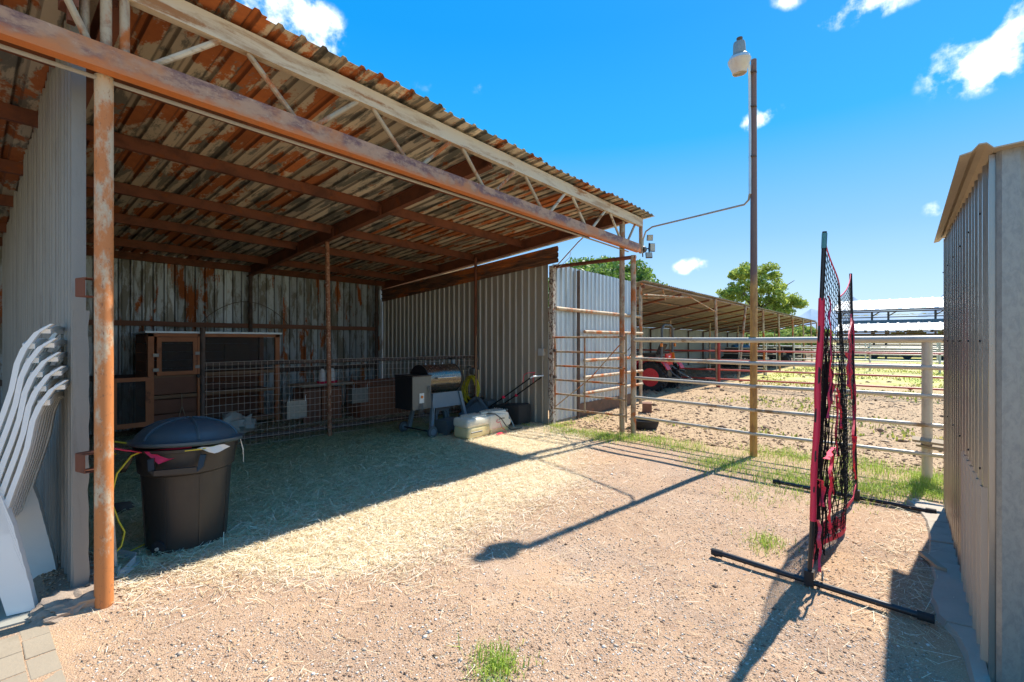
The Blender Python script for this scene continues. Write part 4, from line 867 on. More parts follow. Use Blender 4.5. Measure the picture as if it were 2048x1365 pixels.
mb = MB(); mb.tube([(3.37+.025*cos(q), .36, .075+.03*sin(q)) for q in np.linspace(0, 2*pi, 9)[:-1]], .005, 5, closed=True); mb.build('shackle', m_chrome, net)

# ------------------------------------------------------------------ wire pen panel
pa, pb = V3((2.15, 7.18, 0)), V3((6.78, 6.60, 0)); pd = (pb-pa).normalized(); PL = (pb-pa).length
pen = thing('wire_pen_fence', pa, 'rusty pipe-framed wire mesh pen fence across the inside of the open shed', 'fence')
for z_, r in ((1.18, .028), (.13, .034)):
    mb = MB(); mb.tube([pa+V3((0, 0, z_)), pb+V3((0, 0, z_))], r, 10); mb.build('rail', m_darkpipe, pen, smooth=True)
mb = MB(); mb.tube([pa+V3((-.02, 0, -.1)), pa+V3((-.02, 0, 1.68))], .032, 12); mb.build('post', m_darkpipe, pen, smooth=True, label='dark pipe post rising above the mesh at the left end')
def seg(f): return pa+pd*f
mb = MB(); ny = V3((pd.y, -pd.x, 0))*.035
x = 0.02
while x < PL+.02: p = seg(x)+ny; mb.wire(p+V3((0, 0, .02)), p+V3((0, 0, 1.215)), .0022); x += .075
for z_ in np.arange(.03, 1.22, .0985):
    mb.tube([seg(PL*i/10)+ny*1.05+V3((0, 0, z_+.006*sin(i*2+z_*9))) for i in range(11)], .003, 4, caps=False)
# loose end of the mesh past the last post
mb.build('wire_mesh', plain('rusty_pale_wire', (.62, .52, .44), .6, .3), pen)['kind'] = 'stuff'

def feeder(x0, y0, z0, wd, ht, lab):
    o = thing('metal_feeder', (x0, y0, z0), lab, 'feeder', 'galvanised feeders on the pen mesh')
    mb = MB(); mb.box((x0, y0, z0+ht/2), (wd, .004, ht)); mb.box((x0, y0+.14, z0+ht*.4), (wd, .004, ht*.8)); mb.box((x0, y0+.07, z0+.003), (wd, .14, .006)); mb.build('trough', m_galv, o)
    for s_ in (-1, 1):
        mb = MB(); mb.prism([(x0+s_*wd/2, y0, z0), (x0+s_*wd/2, y0+.14, z0), (x0+s_*wd/2, y0+.14, z0+ht*.8), (x0+s_*wd/2, y0, z0+ht)], (.003*s_, 0, 0)); mb.build('side_plate', m_hopper, o)
        mb = MB(); mb.tube([(x0+s_*wd*.42, y0-.01, z0+ht-.02), (x0+s_*wd*.42, y0-.01, z0+ht+.06), (x0+s_*wd*.42, y0-.03, z0+ht+.08)], .005, 5); mb.build('hook', m_zinc, o)
feeder(3.36, 7.09, .32, .30, .27, 'galvanised feeder hung low inside the pen mesh near the wooden hutch')
feeder(4.38, 6.98, .46, .30, .25, 'galvanised feeder hung higher on the mesh in front of the wooden nest box')

# hutch
hu = thing('rabbit_hutch', (2.85, 9.3, 0), 'tall brown wooden hutch with mesh door and pale metal roof by the back wall', 'hutch')
Yh, Yb = 8.9, 9.6
mb = MB(); mb.prism([(1.86, 8.84, 1.625), (1.86, 9.66, 1.60), (1.86, 9.66, 1.625), (1.86, 8.84, 1.655)], (2.05, 0, 0)); mb.build('roof', m_zinc, hu)
for (xx, yy, nm) in ((1.94, Yh, 'post'), (2.60, Yh, 'post'), (3.84, Yh, 'post'), (1.94, Yb, 'post'), (3.84, Yb, 'post')):
    mb = MB(); mb.box((xx, yy, .81), (.075, .06, 1.62)); mb.build(nm, m_wood, hu)
mb = MB(); mb.span((1.90, Yh-.03, 1.57), (3.88, Yh+.03, 1.622)); mb.build('top_rail', m_wood, hu)
for i in range(11):
    mb = MB(); z_ = .03+i*.143; mb.span((1.92, Yb+.03, z_), (3.86, Yb+.045, z_+.135)); mb.build('back_board', m_wood_dk, hu)
for i in range(11):
    mb = MB(); z_ = .03+i*.143; mb.span((1.895, Yh+.04, z_), (1.905, Yb-.03, z_+.135)); mb.build('side_board', m_wood_dk, hu)
for z_, xa in ((.95, 1.98), (.62, 1.98), (.10, 1.98)):
    mb = MB(); mb.span((xa, Yh+.0, z_-.03), (3.80, Yh+.028, z_+.025)); mb.build('shelf_rail', m_wood_tan, hu)
    mb = MB(); mb.span((1.98, Yh+.04, z_-.01), (3.80, Yb, z_+.005)); mb.build('shelf', m_wood_dk, hu)
mb = MB(); mb.span((1.98, Yh+.01, .66), (2.56, Yh+.022, .93)); mb.build('front_panel', m_wood_dk, hu)
mb = MB(); mb.span((1.98, Yh+.01, .14), (2.56, Yh+.022, .34)); mb.span((1.98, Yh+.012, .36), (2.56, Yh+.024, .57)); mb.build('front_panel', m_wood_dk, hu)
mb = MB(); mb.span((3.2, Yb-.02, 1.1), (3.62, Yb+.0, 1.42)); mb.build('nest_opening', m_wood_tan, hu)
door = MB()
for a_, b_ in (((2.01, .96), (2.07, 1.56)), ((2.49, .96), (2.55, 1.56)), ((2.07, .96), (2.49, 1.02)), ((2.07, 1.49), (2.49, 1.56))): door.span((a_[0], Yh-.055, a_[1]), (b_[0], Yh-.032, b_[1]))
dr = door.build('door', m_wood, hu)
mb = MB(); mb.span((2.07, Yh-.046, 1.02), (2.49, Yh-.044, 1.49)); mb.build('screen', m_screen, dr)
for xx, zz in ((1.995, 1.28), (1.995, 1.05), (2.555, 1.30), (2.555, 1.08)):
    mb = MB(); mb.box((xx, Yh-.06, zz), (.075, .008, .05)); mb.build('hinge', m_galv, dr)
mb = MB(); mb.span((2.64, Yh-.01, 1.0), (3.80, Yh-.008, 1.56)); mb.build('screen', m_screen, hu)
mb = MB(); mb.lathe((2.57, Yh-.07, .93), [(.03, 0), (.035, .02), (.02, .04)], 10, 'Y'); mb.build('latch', m_black, hu)
mb = MB(); mb.tube([(2.34, Yh-.03, .66), (2.34, Yh-.04, .45), (2.30, Yh-.05, .30), (2.33, Yh-.05, .22), (2.38, Yh-.05, .30), (2.345, Yh-.04, .44)], .006, 5); mb.build('string', m_graywood, hu)
# run
run = MB()
for a_, b_ in (((1.46, .20), (1.52, .95)), ((1.86, .20), (1.92, .95)), ((1.52, .20), (1.86, .27)), ((1.52, .89), (1.86, .95))): run.span((a_[0]-.0, 8.80, a_[1]), (b_[0], 8.84, b_[1]))
rn = run.build('run_frame', m_wood, hu); mb = MB(); mb.span((1.52, 8.815, .27), (1.86, 8.818, .89)); mb.build('screen', m_screen, rn)
# pen contents
nb = thing('nest_box', (4.65, 8.4, 0), 'brown open wooden nest box with tan plank lid inside the pen', 'box')
mb = MB(); mb.span((4.40, 8.3, .0), (4.80, 8.32, .62)); mb.build('front', m_trough, nb)
for a_, b_ in (((4.05, 8.3, .0), (4.38, 8.32, .62)), ((4.05, 8.7, 0), (4.80, 8.72, .62)), ((4.78, 8.32, 0), (4.80, 8.7, .62))):
    mb = MB(); mb.span(a_, b_); mb.build('side', m_wood_dk, nb)
mb = MB(); mb.span((3.98, 8.22, .66), (5.0, 8.78, .70)); mb.build('lid', m_graywood, nb)
tg = thing('wooden_trough', (5.6, 8.0, 0), 'long reddish-brown wooden trough box at the back of the pen', 'trough')
mb = MB(); mb.span((5.0, 7.95, .0), (6.35, 7.98, .60)); mb.build('front', m_trough, tg)
for a_, b_ in (((5.0, 8.45, .0), (6.35, 8.48, .66)), ((5.0, 7.98, 0), (5.03, 8.45, .62)), ((6.32, 7.98, 0), (6.35, 8.45, .62))):
    mb = MB(); mb.span(a_, b_); mb.build('side', m_trough, tg)
mb = MB(); mb.prism([(5.0, 7.93, .62), (5.0, 8.5, .68), (5.0, 8.5, .70), (5.0, 7.93, .64)], (1.36, 0, 0)); mb.build('lid', m_trough, tg)
for i, (bx, lb, cc) in enumerate(((4.46, 'white feeder bottle with red base, left one on the nest box', m_white_pl), (4.66, 'white feeder bottle with red base, right one on the nest box', m_white_pl))):
    o = thing('feeder_bottle', (bx, 8.4, .70), lb, 'feeder', 'bottle feeders on the nest box')
    mb = MB(); mb.lathe((bx, 8.4, .735), [(.055, 0), (.055, .14), (.045, .19), (.02, .24)], 12); mb.build('bottle', cc, o, smooth=True)
    mb = MB(); mb.lathe((bx, 8.4, .70), [(.09, 0), (.10, .04), (.07, .035)], 14); mb.build('base', m_red, o, smooth=True)
bgv = MB()
def blob(c_, s_, n=3, amp=.3, seed=0):
    import bmesh
    bm = bmesh.new(); bmesh.ops.create_icosphere(bm, subdivisions=n, radius=1)
    vs = []
    for v_ in bm.verts:
        d_ = v_.co.normalized(); k_ = 1+amp*mnoise.noise(d_*1.8+V3((seed, 0, 0)))+amp*.5*mnoise.noise(d_*5+V3((seed, 3, 0)))
        vs.append((c_[0]+d_.x*s_[0]*k_, c_[1]+d_.y*s_[1]*k_, max(c_[2]+d_.z*s_[2]*k_, c_[2]-s_[2]*.8)))
    fs = [tuple(v_.index for v_ in f_.verts) for f_ in bm.faces]; bm.free(); return vs, fs
bgv.add(*blob((2.85, 8.1, .16), (.24, .16, .17), 3, .7, 4)); bgv.build('feed_sack', m_bag, label='crumpled pale plastic sack lying on the pen floor in front of the hutch', cat='sack', offset=(2.85, 8.1, 0), smooth=True)
rk = MB(); rk.add(*blob((.92, 5.2, .05), (.10, .08, .05), 2, .3, 9)); rk.build('dark_rock', plain('dark_rock', (.07, .065, .055), .9), label='fist-sized dark rock on the hay behind the near post', cat='rock', offset=(.92, 5.2, 0), smooth=True)

# ------------------------------------------------------------------ trash can
BC = V3((1.13, 4.13, 0))
tcn = thing('trash_can', BC, 'large black plastic wheeled trash can with dark blue domed lid, rubbish sticking out', 'trash can')
def facet(a, z):
    q = (a/(2*pi)*8) % 1; base = 1-.018*(1-abs(2*q-1)) if z < .56 else 1.012
    return base
mb = MB(); mb.lathe(BC, [(.20, .0), (.252, .012), (.257, .06), (.286, .55), (.298, .565), (.312, .72), (.326, .725), (.326, .745), (.30, .745), (.30, .60), (.2, .4)], 48, rfun=facet); body = mb.build('body', m_blackplastic, tcn, smooth=True)
def dome(r_, z_): return (r_, z_)
mb = MB(); Ml = Matrix.Rotation(radians(-3), 3, 'X') @ Matrix.Rotation(radians(3), 3, 'Y')
mb.lathe(BC+V3((.0, .0, .755)), [(.348, -.012), (.362, 0), (.362, .016), (.34, .022), (.325, .03), (.31, .062), (.27, .10), (.20, .135), (.11, .158), (.03, .165)], 48, M=Ml); lid = mb.build('lid', m_lid, tcn, smooth=True)
for i in range(6):
    a = i*pi/3+.45; mb = MB(); mb.tube([BC+V3((0, 0, .755))+Ml @ V3((r_*cos(a), r_*sin(a), z_-.002)) for r_, z_ in ((.325, .035), (.312, .064), (.272, .103), (.20, .138), (.11, .160), (.03, .166))], .011, 6); mb.build('ridge', m_lid, lid, smooth=True)
for a0, lab in ((-2.02, ''), (2.85, '')):
    u_ = V3((cos(a0), sin(a0), 0)); s_ = V3((-sin(a0), cos(a0), 0)); c0 = BC+u_*.322
    mb = MB(); mb.beam([c0-s_*.15+V3((0, 0, .70)), c0-s_*.14+V3((0, 0, .63))+u_*.03, c0-s_*.12+V3((0, 0, .61))+u_*.045, c0+s_*.12+V3((0, 0, .61))+u_*.045, c0+s_*.14+V3((0, 0, .63))+u_*.03, c0+s_*.15+V3((0, 0, .70))], u_, .03, .035); mb.build('handle', m_blackplastic, tcn)
for a0 in (3.75, 4.35):
    c_ = BC+V3((.255*cos(a0), .255*sin(a0), .05)); mb = MB(); mb.lathe(c_, [(.02, -.02), (.052, -.018), (.052, .018), (.02, .02)], 16, 'X', M=Matrix.Rotation(a0, 3, 'Z')); 
    if a0 < 4: mb.build('wheel', m_rubber, tcn, smooth=True); mb = MB(); mb.lathe(c_+V3((-.02, -.015, 0)), [(.012, -.005), (.012, .006)], 8, 'X', M=Matrix.Rotation(a0, 3, 'Z')); mb.build('axle_cap', m_galvpipe, tcn)
for i in range(8):
    a = i*2*pi/8; mb = MB(); mb.beam([BC+V3((r_*cos(a), r_*sin(a), z_)) for r_, z_ in ((.255, .03), (.282, .55))], (-sin(a), cos(a), 0), .014, .010); mb.build('rib', m_blackplastic, body)
# rubbish
rb = thing('red_plastic_tray', BC+V3((-.3, .05, .75)), 'bright red slotted plastic piece sticking out from under the bin lid', 'rubbish')
mb = MB(); R_ = Matrix.Rotation(.25, 3, 'Z') @ Matrix.Rotation(.35, 3, 'Y')
def rq(a, b): return BC+V3((-.34, -.02, .735))+R_ @ V3((a, b, 0))
for i in range(5): mb.beam([rq(-.16, -.10+i*.05), rq(.10, -.10+i*.05)], (0, 0, 1), .004, .022)
for i in range(4): mb.beam([rq(-.16+i*.085, -.11), rq(-.16+i*.085, .11)], (0, 0, 1), .004, .025)
mb.build('grid', m_red, rb); mb = MB(); mb.prism([BC+V3(p) for p in ((-.30, -.17, .74), (-.24, -.25, .66), (-.06, -.30, .72), (-.05, -.26, .75))], (0, .01, .004)); mb.build('flap', m_red, rb)
pp = MB()
gridp = [[BC+V3((-.04+.17*i/5+.012*j, -.338-.004*j+.006*sin(i*2.1), .745-(.020*j)*(1-abs(i-2.5)/3.2)+.004*sin(i*1.7+j))) for i in range(6)] for j in range(4)]
pp.add([p for r_ in gridp for p in r_], [(j*6+i, j*6+i+1, j*6+i+7, j*6+i+6) for j in range(3) for i in range(5)])
pp.add([p+V3((0, .003, -.002)) for r_ in gridp for p in r_], [(j*6+i, j*6+i+6, j*6+i+7, j*6+i+1) for j in range(3) for i in range(5)])
pp.build('paper_scrap', m_paper, label='crumpled cream paper poking out from under the front of the bin lid', cat='paper', offset=BC+V3((.1, -.3, .7)))
pp = MB(); pp.beam([BC+V3((.315, -.13, .73)), BC+V3((.335, -.14, .62)), BC+V3((.33, -.15, .55))], (.3, .9, 0), .035, .003); pp.beam([BC+V3((.325, -.10, .73)), BC+V3((.345, -.11, .64)), BC+V3((.34, -.10, .60))], (.3, .9, 0), .025, .003)
pp.build('cardboard_sleeve', m_paper, label='white card hanging over the right rim of the trash can', cat='card', offset=BC+V3((.3, -.1, .7)))
cd = MB()
cd.tube([BC+V3(p) for p in ((-.28, -.1, .74), (-.36, -.12, .72), (-.44, -.14, .62), (-.47, -.12, .45), (-.43, -.13, .30), (-.40, -.14, .22), (-.42, -.16, .14), (-.50, -.2, .07), (-.60, -.15, .03), (-.68, -.1, .03), (-.66, .02, .03), (-.55, .05, .03), (-.35, .0, .03), (-.22, .08, .03))], .006, 6)
cd.tube([BC+V3(p) for p in ((-.27, -.14, .735), (-.10, -.31, .735), (.0, -.335, .735), (.1, -.33, .74))], .006, 6)
cd.tube([BC+V3(p) for p in ((-.30, .0, .77), (-.42, .06, .80), (-.46, .1, .74), (-.40, .12, .70))], .006, 6)
cd.build('yellow_cord', m_yellow, smooth=True, label='thin yellow extension cord trailing from the trash can down to the ground', cat='cord', offset=BC)
st = MB(); st.beam([(.70, 4.16, .045), (.79, 4.0, .035), (.775, 3.93, .04), (.655, 3.74, .035)], (.1, 0, 1), .05, .006); st.beam([(.72, 4.17, .02), (.81, 4.0, .015), (.79, 3.93, .015), (.665, 3.73, .015)], (1, .6, 0), .035, .004)
st.build('bent_trim_strip', m_zinc, label='bent white metal trim strip lying on the ground at the foot of the near post', cat='metal strip', offset=(.7, 3.9, 0))
tp = MB(); tp.tube([(.665, 3.90, .0), (.62, 4.0, 1.2), (.60, 4.02, 1.7)], .016, 8); tp.build('thin_pipe', m_galvpipe, smooth=True, label='thin grey pipe leaning upright just behind the near post', cat='pipe', offset=(.665, 3.9, 0))
cn = MB(); cn.add(*blob((.44, 3.55, .02), (.17, .12, .075), 4, .5, 2)); cn.add(*blob((.36, 3.49, .015), (.10, .06, .045), 3, .6, 5))
cn.build('concrete_lump', plain('pebbly_concrete', (.36, .28, .21), .95, 0, .3, 30, .9, dirt=(.2, .15, .11)), smooth=True, label='broken pebbly concrete lump at the foot of the divider wall beside the near post', cat='concrete', offset=(.44, 3.55, 0))

# ------------------------------------------------------------------ chairs
F = V3((-.96, .28, 0)).normalized(); L = V3((.28, .96, 0)).normalized(); U = V3((0, 0, 1)); CO = V3((-.04, 4.016, .025))
LABS = ['white plastic chair at the bottom of the stack beside the divider wall', 'white plastic chair second from the bottom of the stack', 'white plastic chair in the middle of the stack of five',
        'white plastic chair second from the top of the stack', 'white plastic chair on top of the stack beside the divider wall']
def q3(u, v, w_): return CO + F*u + L*v + U*w_
def make_chair(i):
    o = thing('plastic_chair', CO, LABS[i], 'chair', 'stacked white plastic chairs')
    for s_ in (-1, 1):
        bp = [(-.25, .42), (-.28, .52), (-.315, .655), (-.345, .765), (-.375, .89), (-.395, 1.03), (-.42, 1.11), (-.47, 1.20), (-.53, 1.25)]
        mb = MB(); mb.beam([q3(u, s_*(.225-.03*k/8), w_) for k, (u, w_) in enumerate(bp)], F, [.030, .027, .024, .023, .023, .024, .026, .022, .012], .045); mb.build('back_stile', m_white_pl, o, smooth=True)
        mb = MB(); mb.beam([q3(-.36, s_*.235, 0), q3(-.33, s_*.235, .16), q3(-.28, s_*.24, .36), q3(-.25, s_*.24, .66)], F, [.11, .12, .11, .06], .06); mb.build('leg', m_white_pl, o)
        mb = MB(); mb.beam([q3(.27, s_*.24, 0), q3(.24, s_*.24, .2), q3(.21, s_*.24, .42), q3(.20, s_*.25, .64)], F, [.07, .08, .09, .06], .06); mb.build('leg', m_white_pl, o)
        mb = MB(); mb.beam([q3(-.22, s_*.25, .60), q3(-.12, s_*.265, .645), q3(.05, s_*.27, .66), q3(.22, s_*.26, .64)], L, [.05, .06, .06, .05], .028); mb.build('arm', m_white_pl, o, smooth=True)
    mb = MB(); mb.beam([q3(.25, 0, .44), q3(.18, 0, .43), q3(-.05, 0, .41), q3(-.2, 0, .415), q3(-.225, 0, .44)], L, .44, .022); mb.build('seat', m_white_pl, o, smooth=True)
    mb = MB(); mb.beam([q3(-.435, v_, 1.12+.035*cos(v_*7)) for v_ in (-.2, -.1, 0, .1, .2)], F, .05, .03); mb.beam([q3(-.50, v_, 1.205+.03*cos(v_*7)) for v_ in (-.2, -.1, 0, .1, .2)], F, .045, .025); mb.build('top_rail', m_white_pl, o, smooth=True)
    for v_ in (-.15, -.09, -.03, .03, .09, .15):
        mb = MB(); mb.beam([q3(u-.0, v_, w_) for u, w_ in ((-.26, .44), (-.315, .655), (-.355, .80), (-.38, .93), (-.40, 1.05), (-.44, 1.15))], L, .035, .014); mb.build('slat', m_white_pl, o)
    return o
ch0 = make_chair(0); ch0.location = ch0.location
for i in range(1, 5):
    c_ = copy_tree(ch0); c_.location = CO + F*(.015*i)+U*(.080*i); c_['label'] = LABS[i]

# slab and pavers
mb = MB(); mb.prism([(p[0], p[1], -.05) for p in ((.43, 3.52), (.28, 5.6), (-2.5, 5.6), (-2.5, 3.6), (.1, 3.58))], (0, 0, .07)); mb.build('patio_slab', m_slab, kind='structure')
pv0 = None
pat = MB(); pat.box((-.6, 2.6, -.02), (1.5, 2.0, .03)); 
patio = pat.build('patio', m_concrete, kind='structure', offset=(-.6, 2.6, 0))
for j in range(13):
    for i in range(12):
        x_ = .262-i*.106; y_ = 3.43-j*.206+(.10 if i % 2 else 0)
        if y_ > 3.45: continue
        if pv0 is None:
            mb = MB(); mb.box((0, 0, 0), (.101, .201, .06)); mb.box((0, 0, .0305), (.096, .196, .001)); pv0 = mb.build('paver', m_paver, patio, offset=(0, 0, 0)); p_ = pv0
        else: p_ = pv0.copy(); C.objects.link(p_); p_.parent = patio
        p_.location = V3((x_, y_, -.012-.005*random.random()))-patio.location; p_.rotation_euler = (random.uniform(-.012, .012), random.uniform(-.012, .012), random.uniform(-.015, .015))

# ------------------------------------------------------------------ pellet grill
gr = thing('pellet_grill', (5.05, 5.9, 0), 'bronze barrel-shaped pellet smoker grill with black ends on blue-grey legs, grey hopper at its left', 'grill')
Gc = V3((5.12, 5.92, .88)); Rg = .235
mb = MB(); mb.lathe(Gc, [(Rg, -.34), (Rg, .36)], 40, 'X'); mb.build('drum', m_steelgrill, gr, smooth=True)
for s_, x_ in ((-1, -.345), (1, .365)):
    mb = MB(); mb.lathe(Gc+V3((x_, 0, 0)), [(Rg*1.0, -.012), (Rg*1.012, -.008), (Rg*1.012, .008), (Rg*1.0, .012)], 40, 'X'); mb.build('end_cap', m_black, gr, smooth=True)
mb = MB(); mb.tube([Gc+V3((-.22, -.215, .02)), Gc+V3((-.20, -.27, .03)), Gc+V3((.20, -.27, .03)), Gc+V3((.22, -.215, .02))], .013, 8); mb.build('door_handle', m_chrome, gr, smooth=True)
for dx in (-.2, -.02, .16):
    mb = MB(); mb.lathe(Gc+V3((dx, .02, Rg-.003)), [(.012, 0), (.012, .02), (.006, .026)], 8); mb.build('vent_knob', m_zinc, gr)
mb = MB(); mb.box((4.61, 5.86, .70), (.36, .42, .50)); mb.build('hopper', m_hopper, gr)
mb = MB(); mb.box((4.61, 5.86, .962), (.38, .45, .018)); mb.build('hopper_lid', m_black, gr)
mb = MB(); mb.box((4.425, 5.86, .70), (.012, .42, .50)); mb.build('hopper_side', m_black, gr)
mb = MB(); mb.box((4.60, 5.645, .62), (.09, .008, .15)); cp = mb.build('control_panel', m_zinc, gr)
mb = MB(); mb.lathe((4.60, 5.635, .64), [(.022, -.005), (.022, .01)], 12, 'Y'); mb.build('knob', m_orange, cp)
mb = MB()
for k in range(4):
    sp = random.uniform(.05, .12); mb.tube([(4.72+.01*k, 5.63, .80), (4.74+sp*.3, 5.60, .6-.02*k), (4.76+.03*k, 5.60, .40-.03*k), (4.70-.02*k, 5.60, .33-.03*k), (4.60-.03*k, 5.61, .40), (4.60, 5.625, .55)], .0035, 5)
mb.build('power_cord', m_greyplastic, gr, smooth=True)
mb = MB(); mb.prism([(4.86, 5.70, .665), (5.44, 5.70, .665), (5.50, 5.68, .43), (4.82, 5.68, .43)], (0, .02, 0)); mb.build('front_panel', m_greyblue, gr)
for p_, q_ in (((4.88, 5.70, .66), (4.78, 5.64, .07)), ((5.44, 5.70, .66), (5.60, 5.64, .0)), ((4.90, 6.12, .68), (4.78, 6.2, .07)), ((5.44, 6.12, .68), (5.6, 6.2, .0))):
    mb = MB(); mb.beam([p_, q_], (1, 0, 0), .055, .055); mb.build('leg', m_greyblue, gr)
mb = MB(); mb.tube([(4.74, 5.55, .09), (4.74, 6.28, .09)], .012, 8); mb.build('axle', m_black, gr)
for y_ in (5.56, 6.28):
    mb = MB(); mb.lathe((4.74, y_, .09), [(.03, -.022), (.086, -.02), (.09, -.012), (.09, .012), (.086, .02), (.03, .022)], 20, 'Y'); wh = mb.build('wheel', m_greyplastic, gr, smooth=True)
    mb = MB(); mb.lathe((4.74, y_-.025, .09), [(.05, 0), (.045, .006)], 16, 'Y'); mb.build('hubcap', m_greyblue, wh)
mb = MB(); mb.tube([(5.60, 6.02, .80), (5.60, 6.02, 1.18)], .038, 14); mb.build('chimney', m_greyblue, gr, smooth=True)
mb = MB(); mb.lathe((5.60, 6.02, 1.18), [(.07, 0), (.07, .015), (.04, .035)], 14); mb.build('chimney_cap', m_black, gr, smooth=True)
sb = thing('step_stool', (5.15, 5.78, 0), 'grey plastic two-step stool under the grill legs', 'stool')
mb = MB(); M_ = Matrix.Rotation(.1, 3, 'Z')
mb.box((5.18, 5.66, .215), (.40, .26, .025), rz=.1)
for sx in (-.19, .19): mb.box((5.18+sx, 5.66+sx*.1, .10), (.025, .26, .21), rz=.1)
mb.prism([(4.99, 5.52, 0), (5.07, 5.53, 0), (5.10, 5.53, .06), (5.26, 5.55, .06), (5.30, 5.55, 0), (5.38, 5.56, 0), (5.38, 5.56, .205), (4.99, 5.52, .205)], (0, .02, 0)); mb.build('lower_step', m_greyplastic, sb)
mb = MB(); mb.box((5.16, 5.90, .42), (.34, .22, .025), rz=.1); mb.prism([(5.0, 5.80, 0), (5.05, 5.80, 0), (5.06, 5.80, .30), (5.10, 5.80, .35), (5.24, 5.81, .35), (5.28, 5.81, .30), (5.29, 5.81, 0), (5.34, 5.82, 0), (5.32, 5.82, .41), (5.01, 5.79, .41)], (0, .02, 0)); mb.build('upper_step', m_greyplastic, sb)

# ------------------------------------------------------------------ sprayer tank
sp = thing('sprayer_tank', (5.45, 5.3, 0), 'cream plastic sprayer tank with amber liquid at its base lying on the straw', 'sprayer tank')
a0 = .02
def sq(x_, y_, z_): return V3((5.45+x_*cos(a0)-y_*sin(a0), 5.16+x_*sin(a0)+y_*cos(a0), z_))
import bmesh
def rbox(mb, c_, d_, bev=.04, seg_=3, rz=0, zfun=None):
    bm = bmesh.new(); bmesh.ops.create_cube(bm, size=1)
    for v_ in bm.verts: v_.co = V3((v_.co.x*d_[0], v_.co.y*d_[1], v_.co.z*d_[2]))
    bmesh.ops.bevel(bm, geom=bm.edges[:], offset=bev, segments=seg_, affect='EDGES', profile=.5)
    vs = []
    for v_ in bm.verts:
        p = v_.co.copy()
        if zfun: p = zfun(p)
        vs.append(V3((p.x*cos(rz)-p.y*sin(rz), p.x*sin(rz)+p.y*cos(rz), p.z))+V3(c_))
    bm.verts.index_update(); fs = [tuple(v_.index for v_ in f_.verts) for f_ in bm.faces]; bm.free(); mb.add(vs, fs)
mb = MB(); rbox(mb, sq(-.26, 0, .245), (.52, .34, .15), .05, 3, a0); rbox(mb, sq(.23, 0, .20), (.50, .35, .26), .05, 3, a0); rbox(mb, sq(-.22, 0, .32), (.34, .28, .05), .025, 2, a0); rbox(mb, sq(.26, 0, .34), (.36, .26, .04), .018, 2, a0)
mb.build('tank_top', m_tank, sp, smooth=True)
mb = MB(); rbox(mb, sq(-.25, 0, .10), (.50, .335, .185), .045, 3, a0); rbox(mb, sq(.24, 0, .06), (.46, .33, .12), .03, 2, a0); mb.build('tank_base', m_tankamber, sp, smooth=True)
mb = MB(); rbox(mb, sq(-.32, -.165, .105), (.26, .02, .022), .008, 1, a0); mb.build('moulded_slot', m_black, sp)
mb = MB(); mb.lathe(sq(.44, -.15, .16), [(.05, -.03), (.06, 0), (.05, .03)], 14, 'Y'); mb.build('moulded_corner', m_tank, sp, smooth=True)
mb = MB(); mb.lathe(sq(.02, 0, .335), [(.07, 0), (.07, .03), (.05, .035)], 16); mb.build('filler_cap', m_tank, sp, smooth=True)
mb = MB(); mb.tube([sq(.17, -.180, .235), sq(.13, -.180, .215), sq(.13, -.180, .20), sq(.17, -.180, .185), sq(.23, -.180, .19)], .005, 5); mb.build('red_swoosh_mark', m_red, sp)
mb = MB()
for k in range(5): mb.box(sq(.21+.028*k, -.178, .235+.004*(k % 2)), (.016, .003, .02), rz=a0)
mb.build('printed_lettering', m_black, sp)
mb = MB(); mb.tube([sq(-.02, -.10, .345), sq(.08, -.19, .335), sq(.20, -.22, .25), sq(.30, -.24, .12), sq(.42, -.24, .04), sq(.62, -.22, .02), sq(.78, -.20, .015)], .008, 6); mb.build('hose', m_black, sp, smooth=True)
mb = MB(); mb.tube([sq(.46, .08, .30), sq(.56, .06, .32), sq(.68, .02, .22), sq(.74, -.02, .08), sq(.76, -.04, .01)], .011, 6); mb.build('hose', m_bag, sp, smooth=True)
mb = MB(); mb.tube([sq(.2, -.2, .18), sq(.22, -.22, .10), sq(.30, -.26, .02), sq(.2, -.28, .015), sq(.05, -.25, .015)], .004, 5); mb.box(sq(.12, -.25, .02), (.16, .05, .02), rz=.3); mb.build('red_wire', m_red, sp)

# ------------------------------------------------------------------ pressure washer with yellow hose, rake, mower
pw = thing('pressure_washer', (6.35, 6.25, 0), 'small tubular-framed pressure washer with a coiled yellow hose hanging on its handle', 'pressure washer')
mb = MB()
for s_ in (-.16, .16): mb.tube([(6.35+s_*.3, 6.30-s_, .08), (6.33+s_*.3, 6.30-s_, .6), (6.30+s_*.3, 6.28-s_, .95), (6.30, 6.28, 1.02) if s_ > 0 else (6.30, 6.28, 1.02)], .012, 8)
mb.tube([(6.4, 6.1, .5), (6.3, 6.46, .5)], .01, 6); mb.build('frame', m_chrome, pw, smooth=True)
mb = MB(); rbox(mb, (6.42, 6.30, .28), (.26, .3, .3), .05, 2); mb.build('pump_body', m_black, pw, smooth=True)
mb = MB(); rbox(mb, (6.34, 6.26, .92), (.10, .14, .12), .03, 2); mb.build('reel_handle', m_hopper, pw, smooth=True)
for y_ in (6.08, 6.52):
    mb = MB(); mb.lathe((6.45, y_, .11), [(.04, -.025), (.11, -.02), (.11, .02), (.04, .025)], 18, 'Y'); mb.build('wheel', m_rubber, pw, smooth=True)
hs_ = MB()
for k in range(9):
    a_ = random.uniform(.12, .21); dz = random.uniform(.20, .32); cz = .83-dz+random.uniform(-.02, .02); ox = 6.22+.012*k
    hs_.tube([(ox+.02*sin(q), 6.24+random.uniform(-.004, .004)+a_*cos(q)*(1-.35*max(0, sin(q))), cz+dz*sin(q)) for q in np.linspace(0, 2*pi, 19)[:-1]], .0095, 6, closed=True)
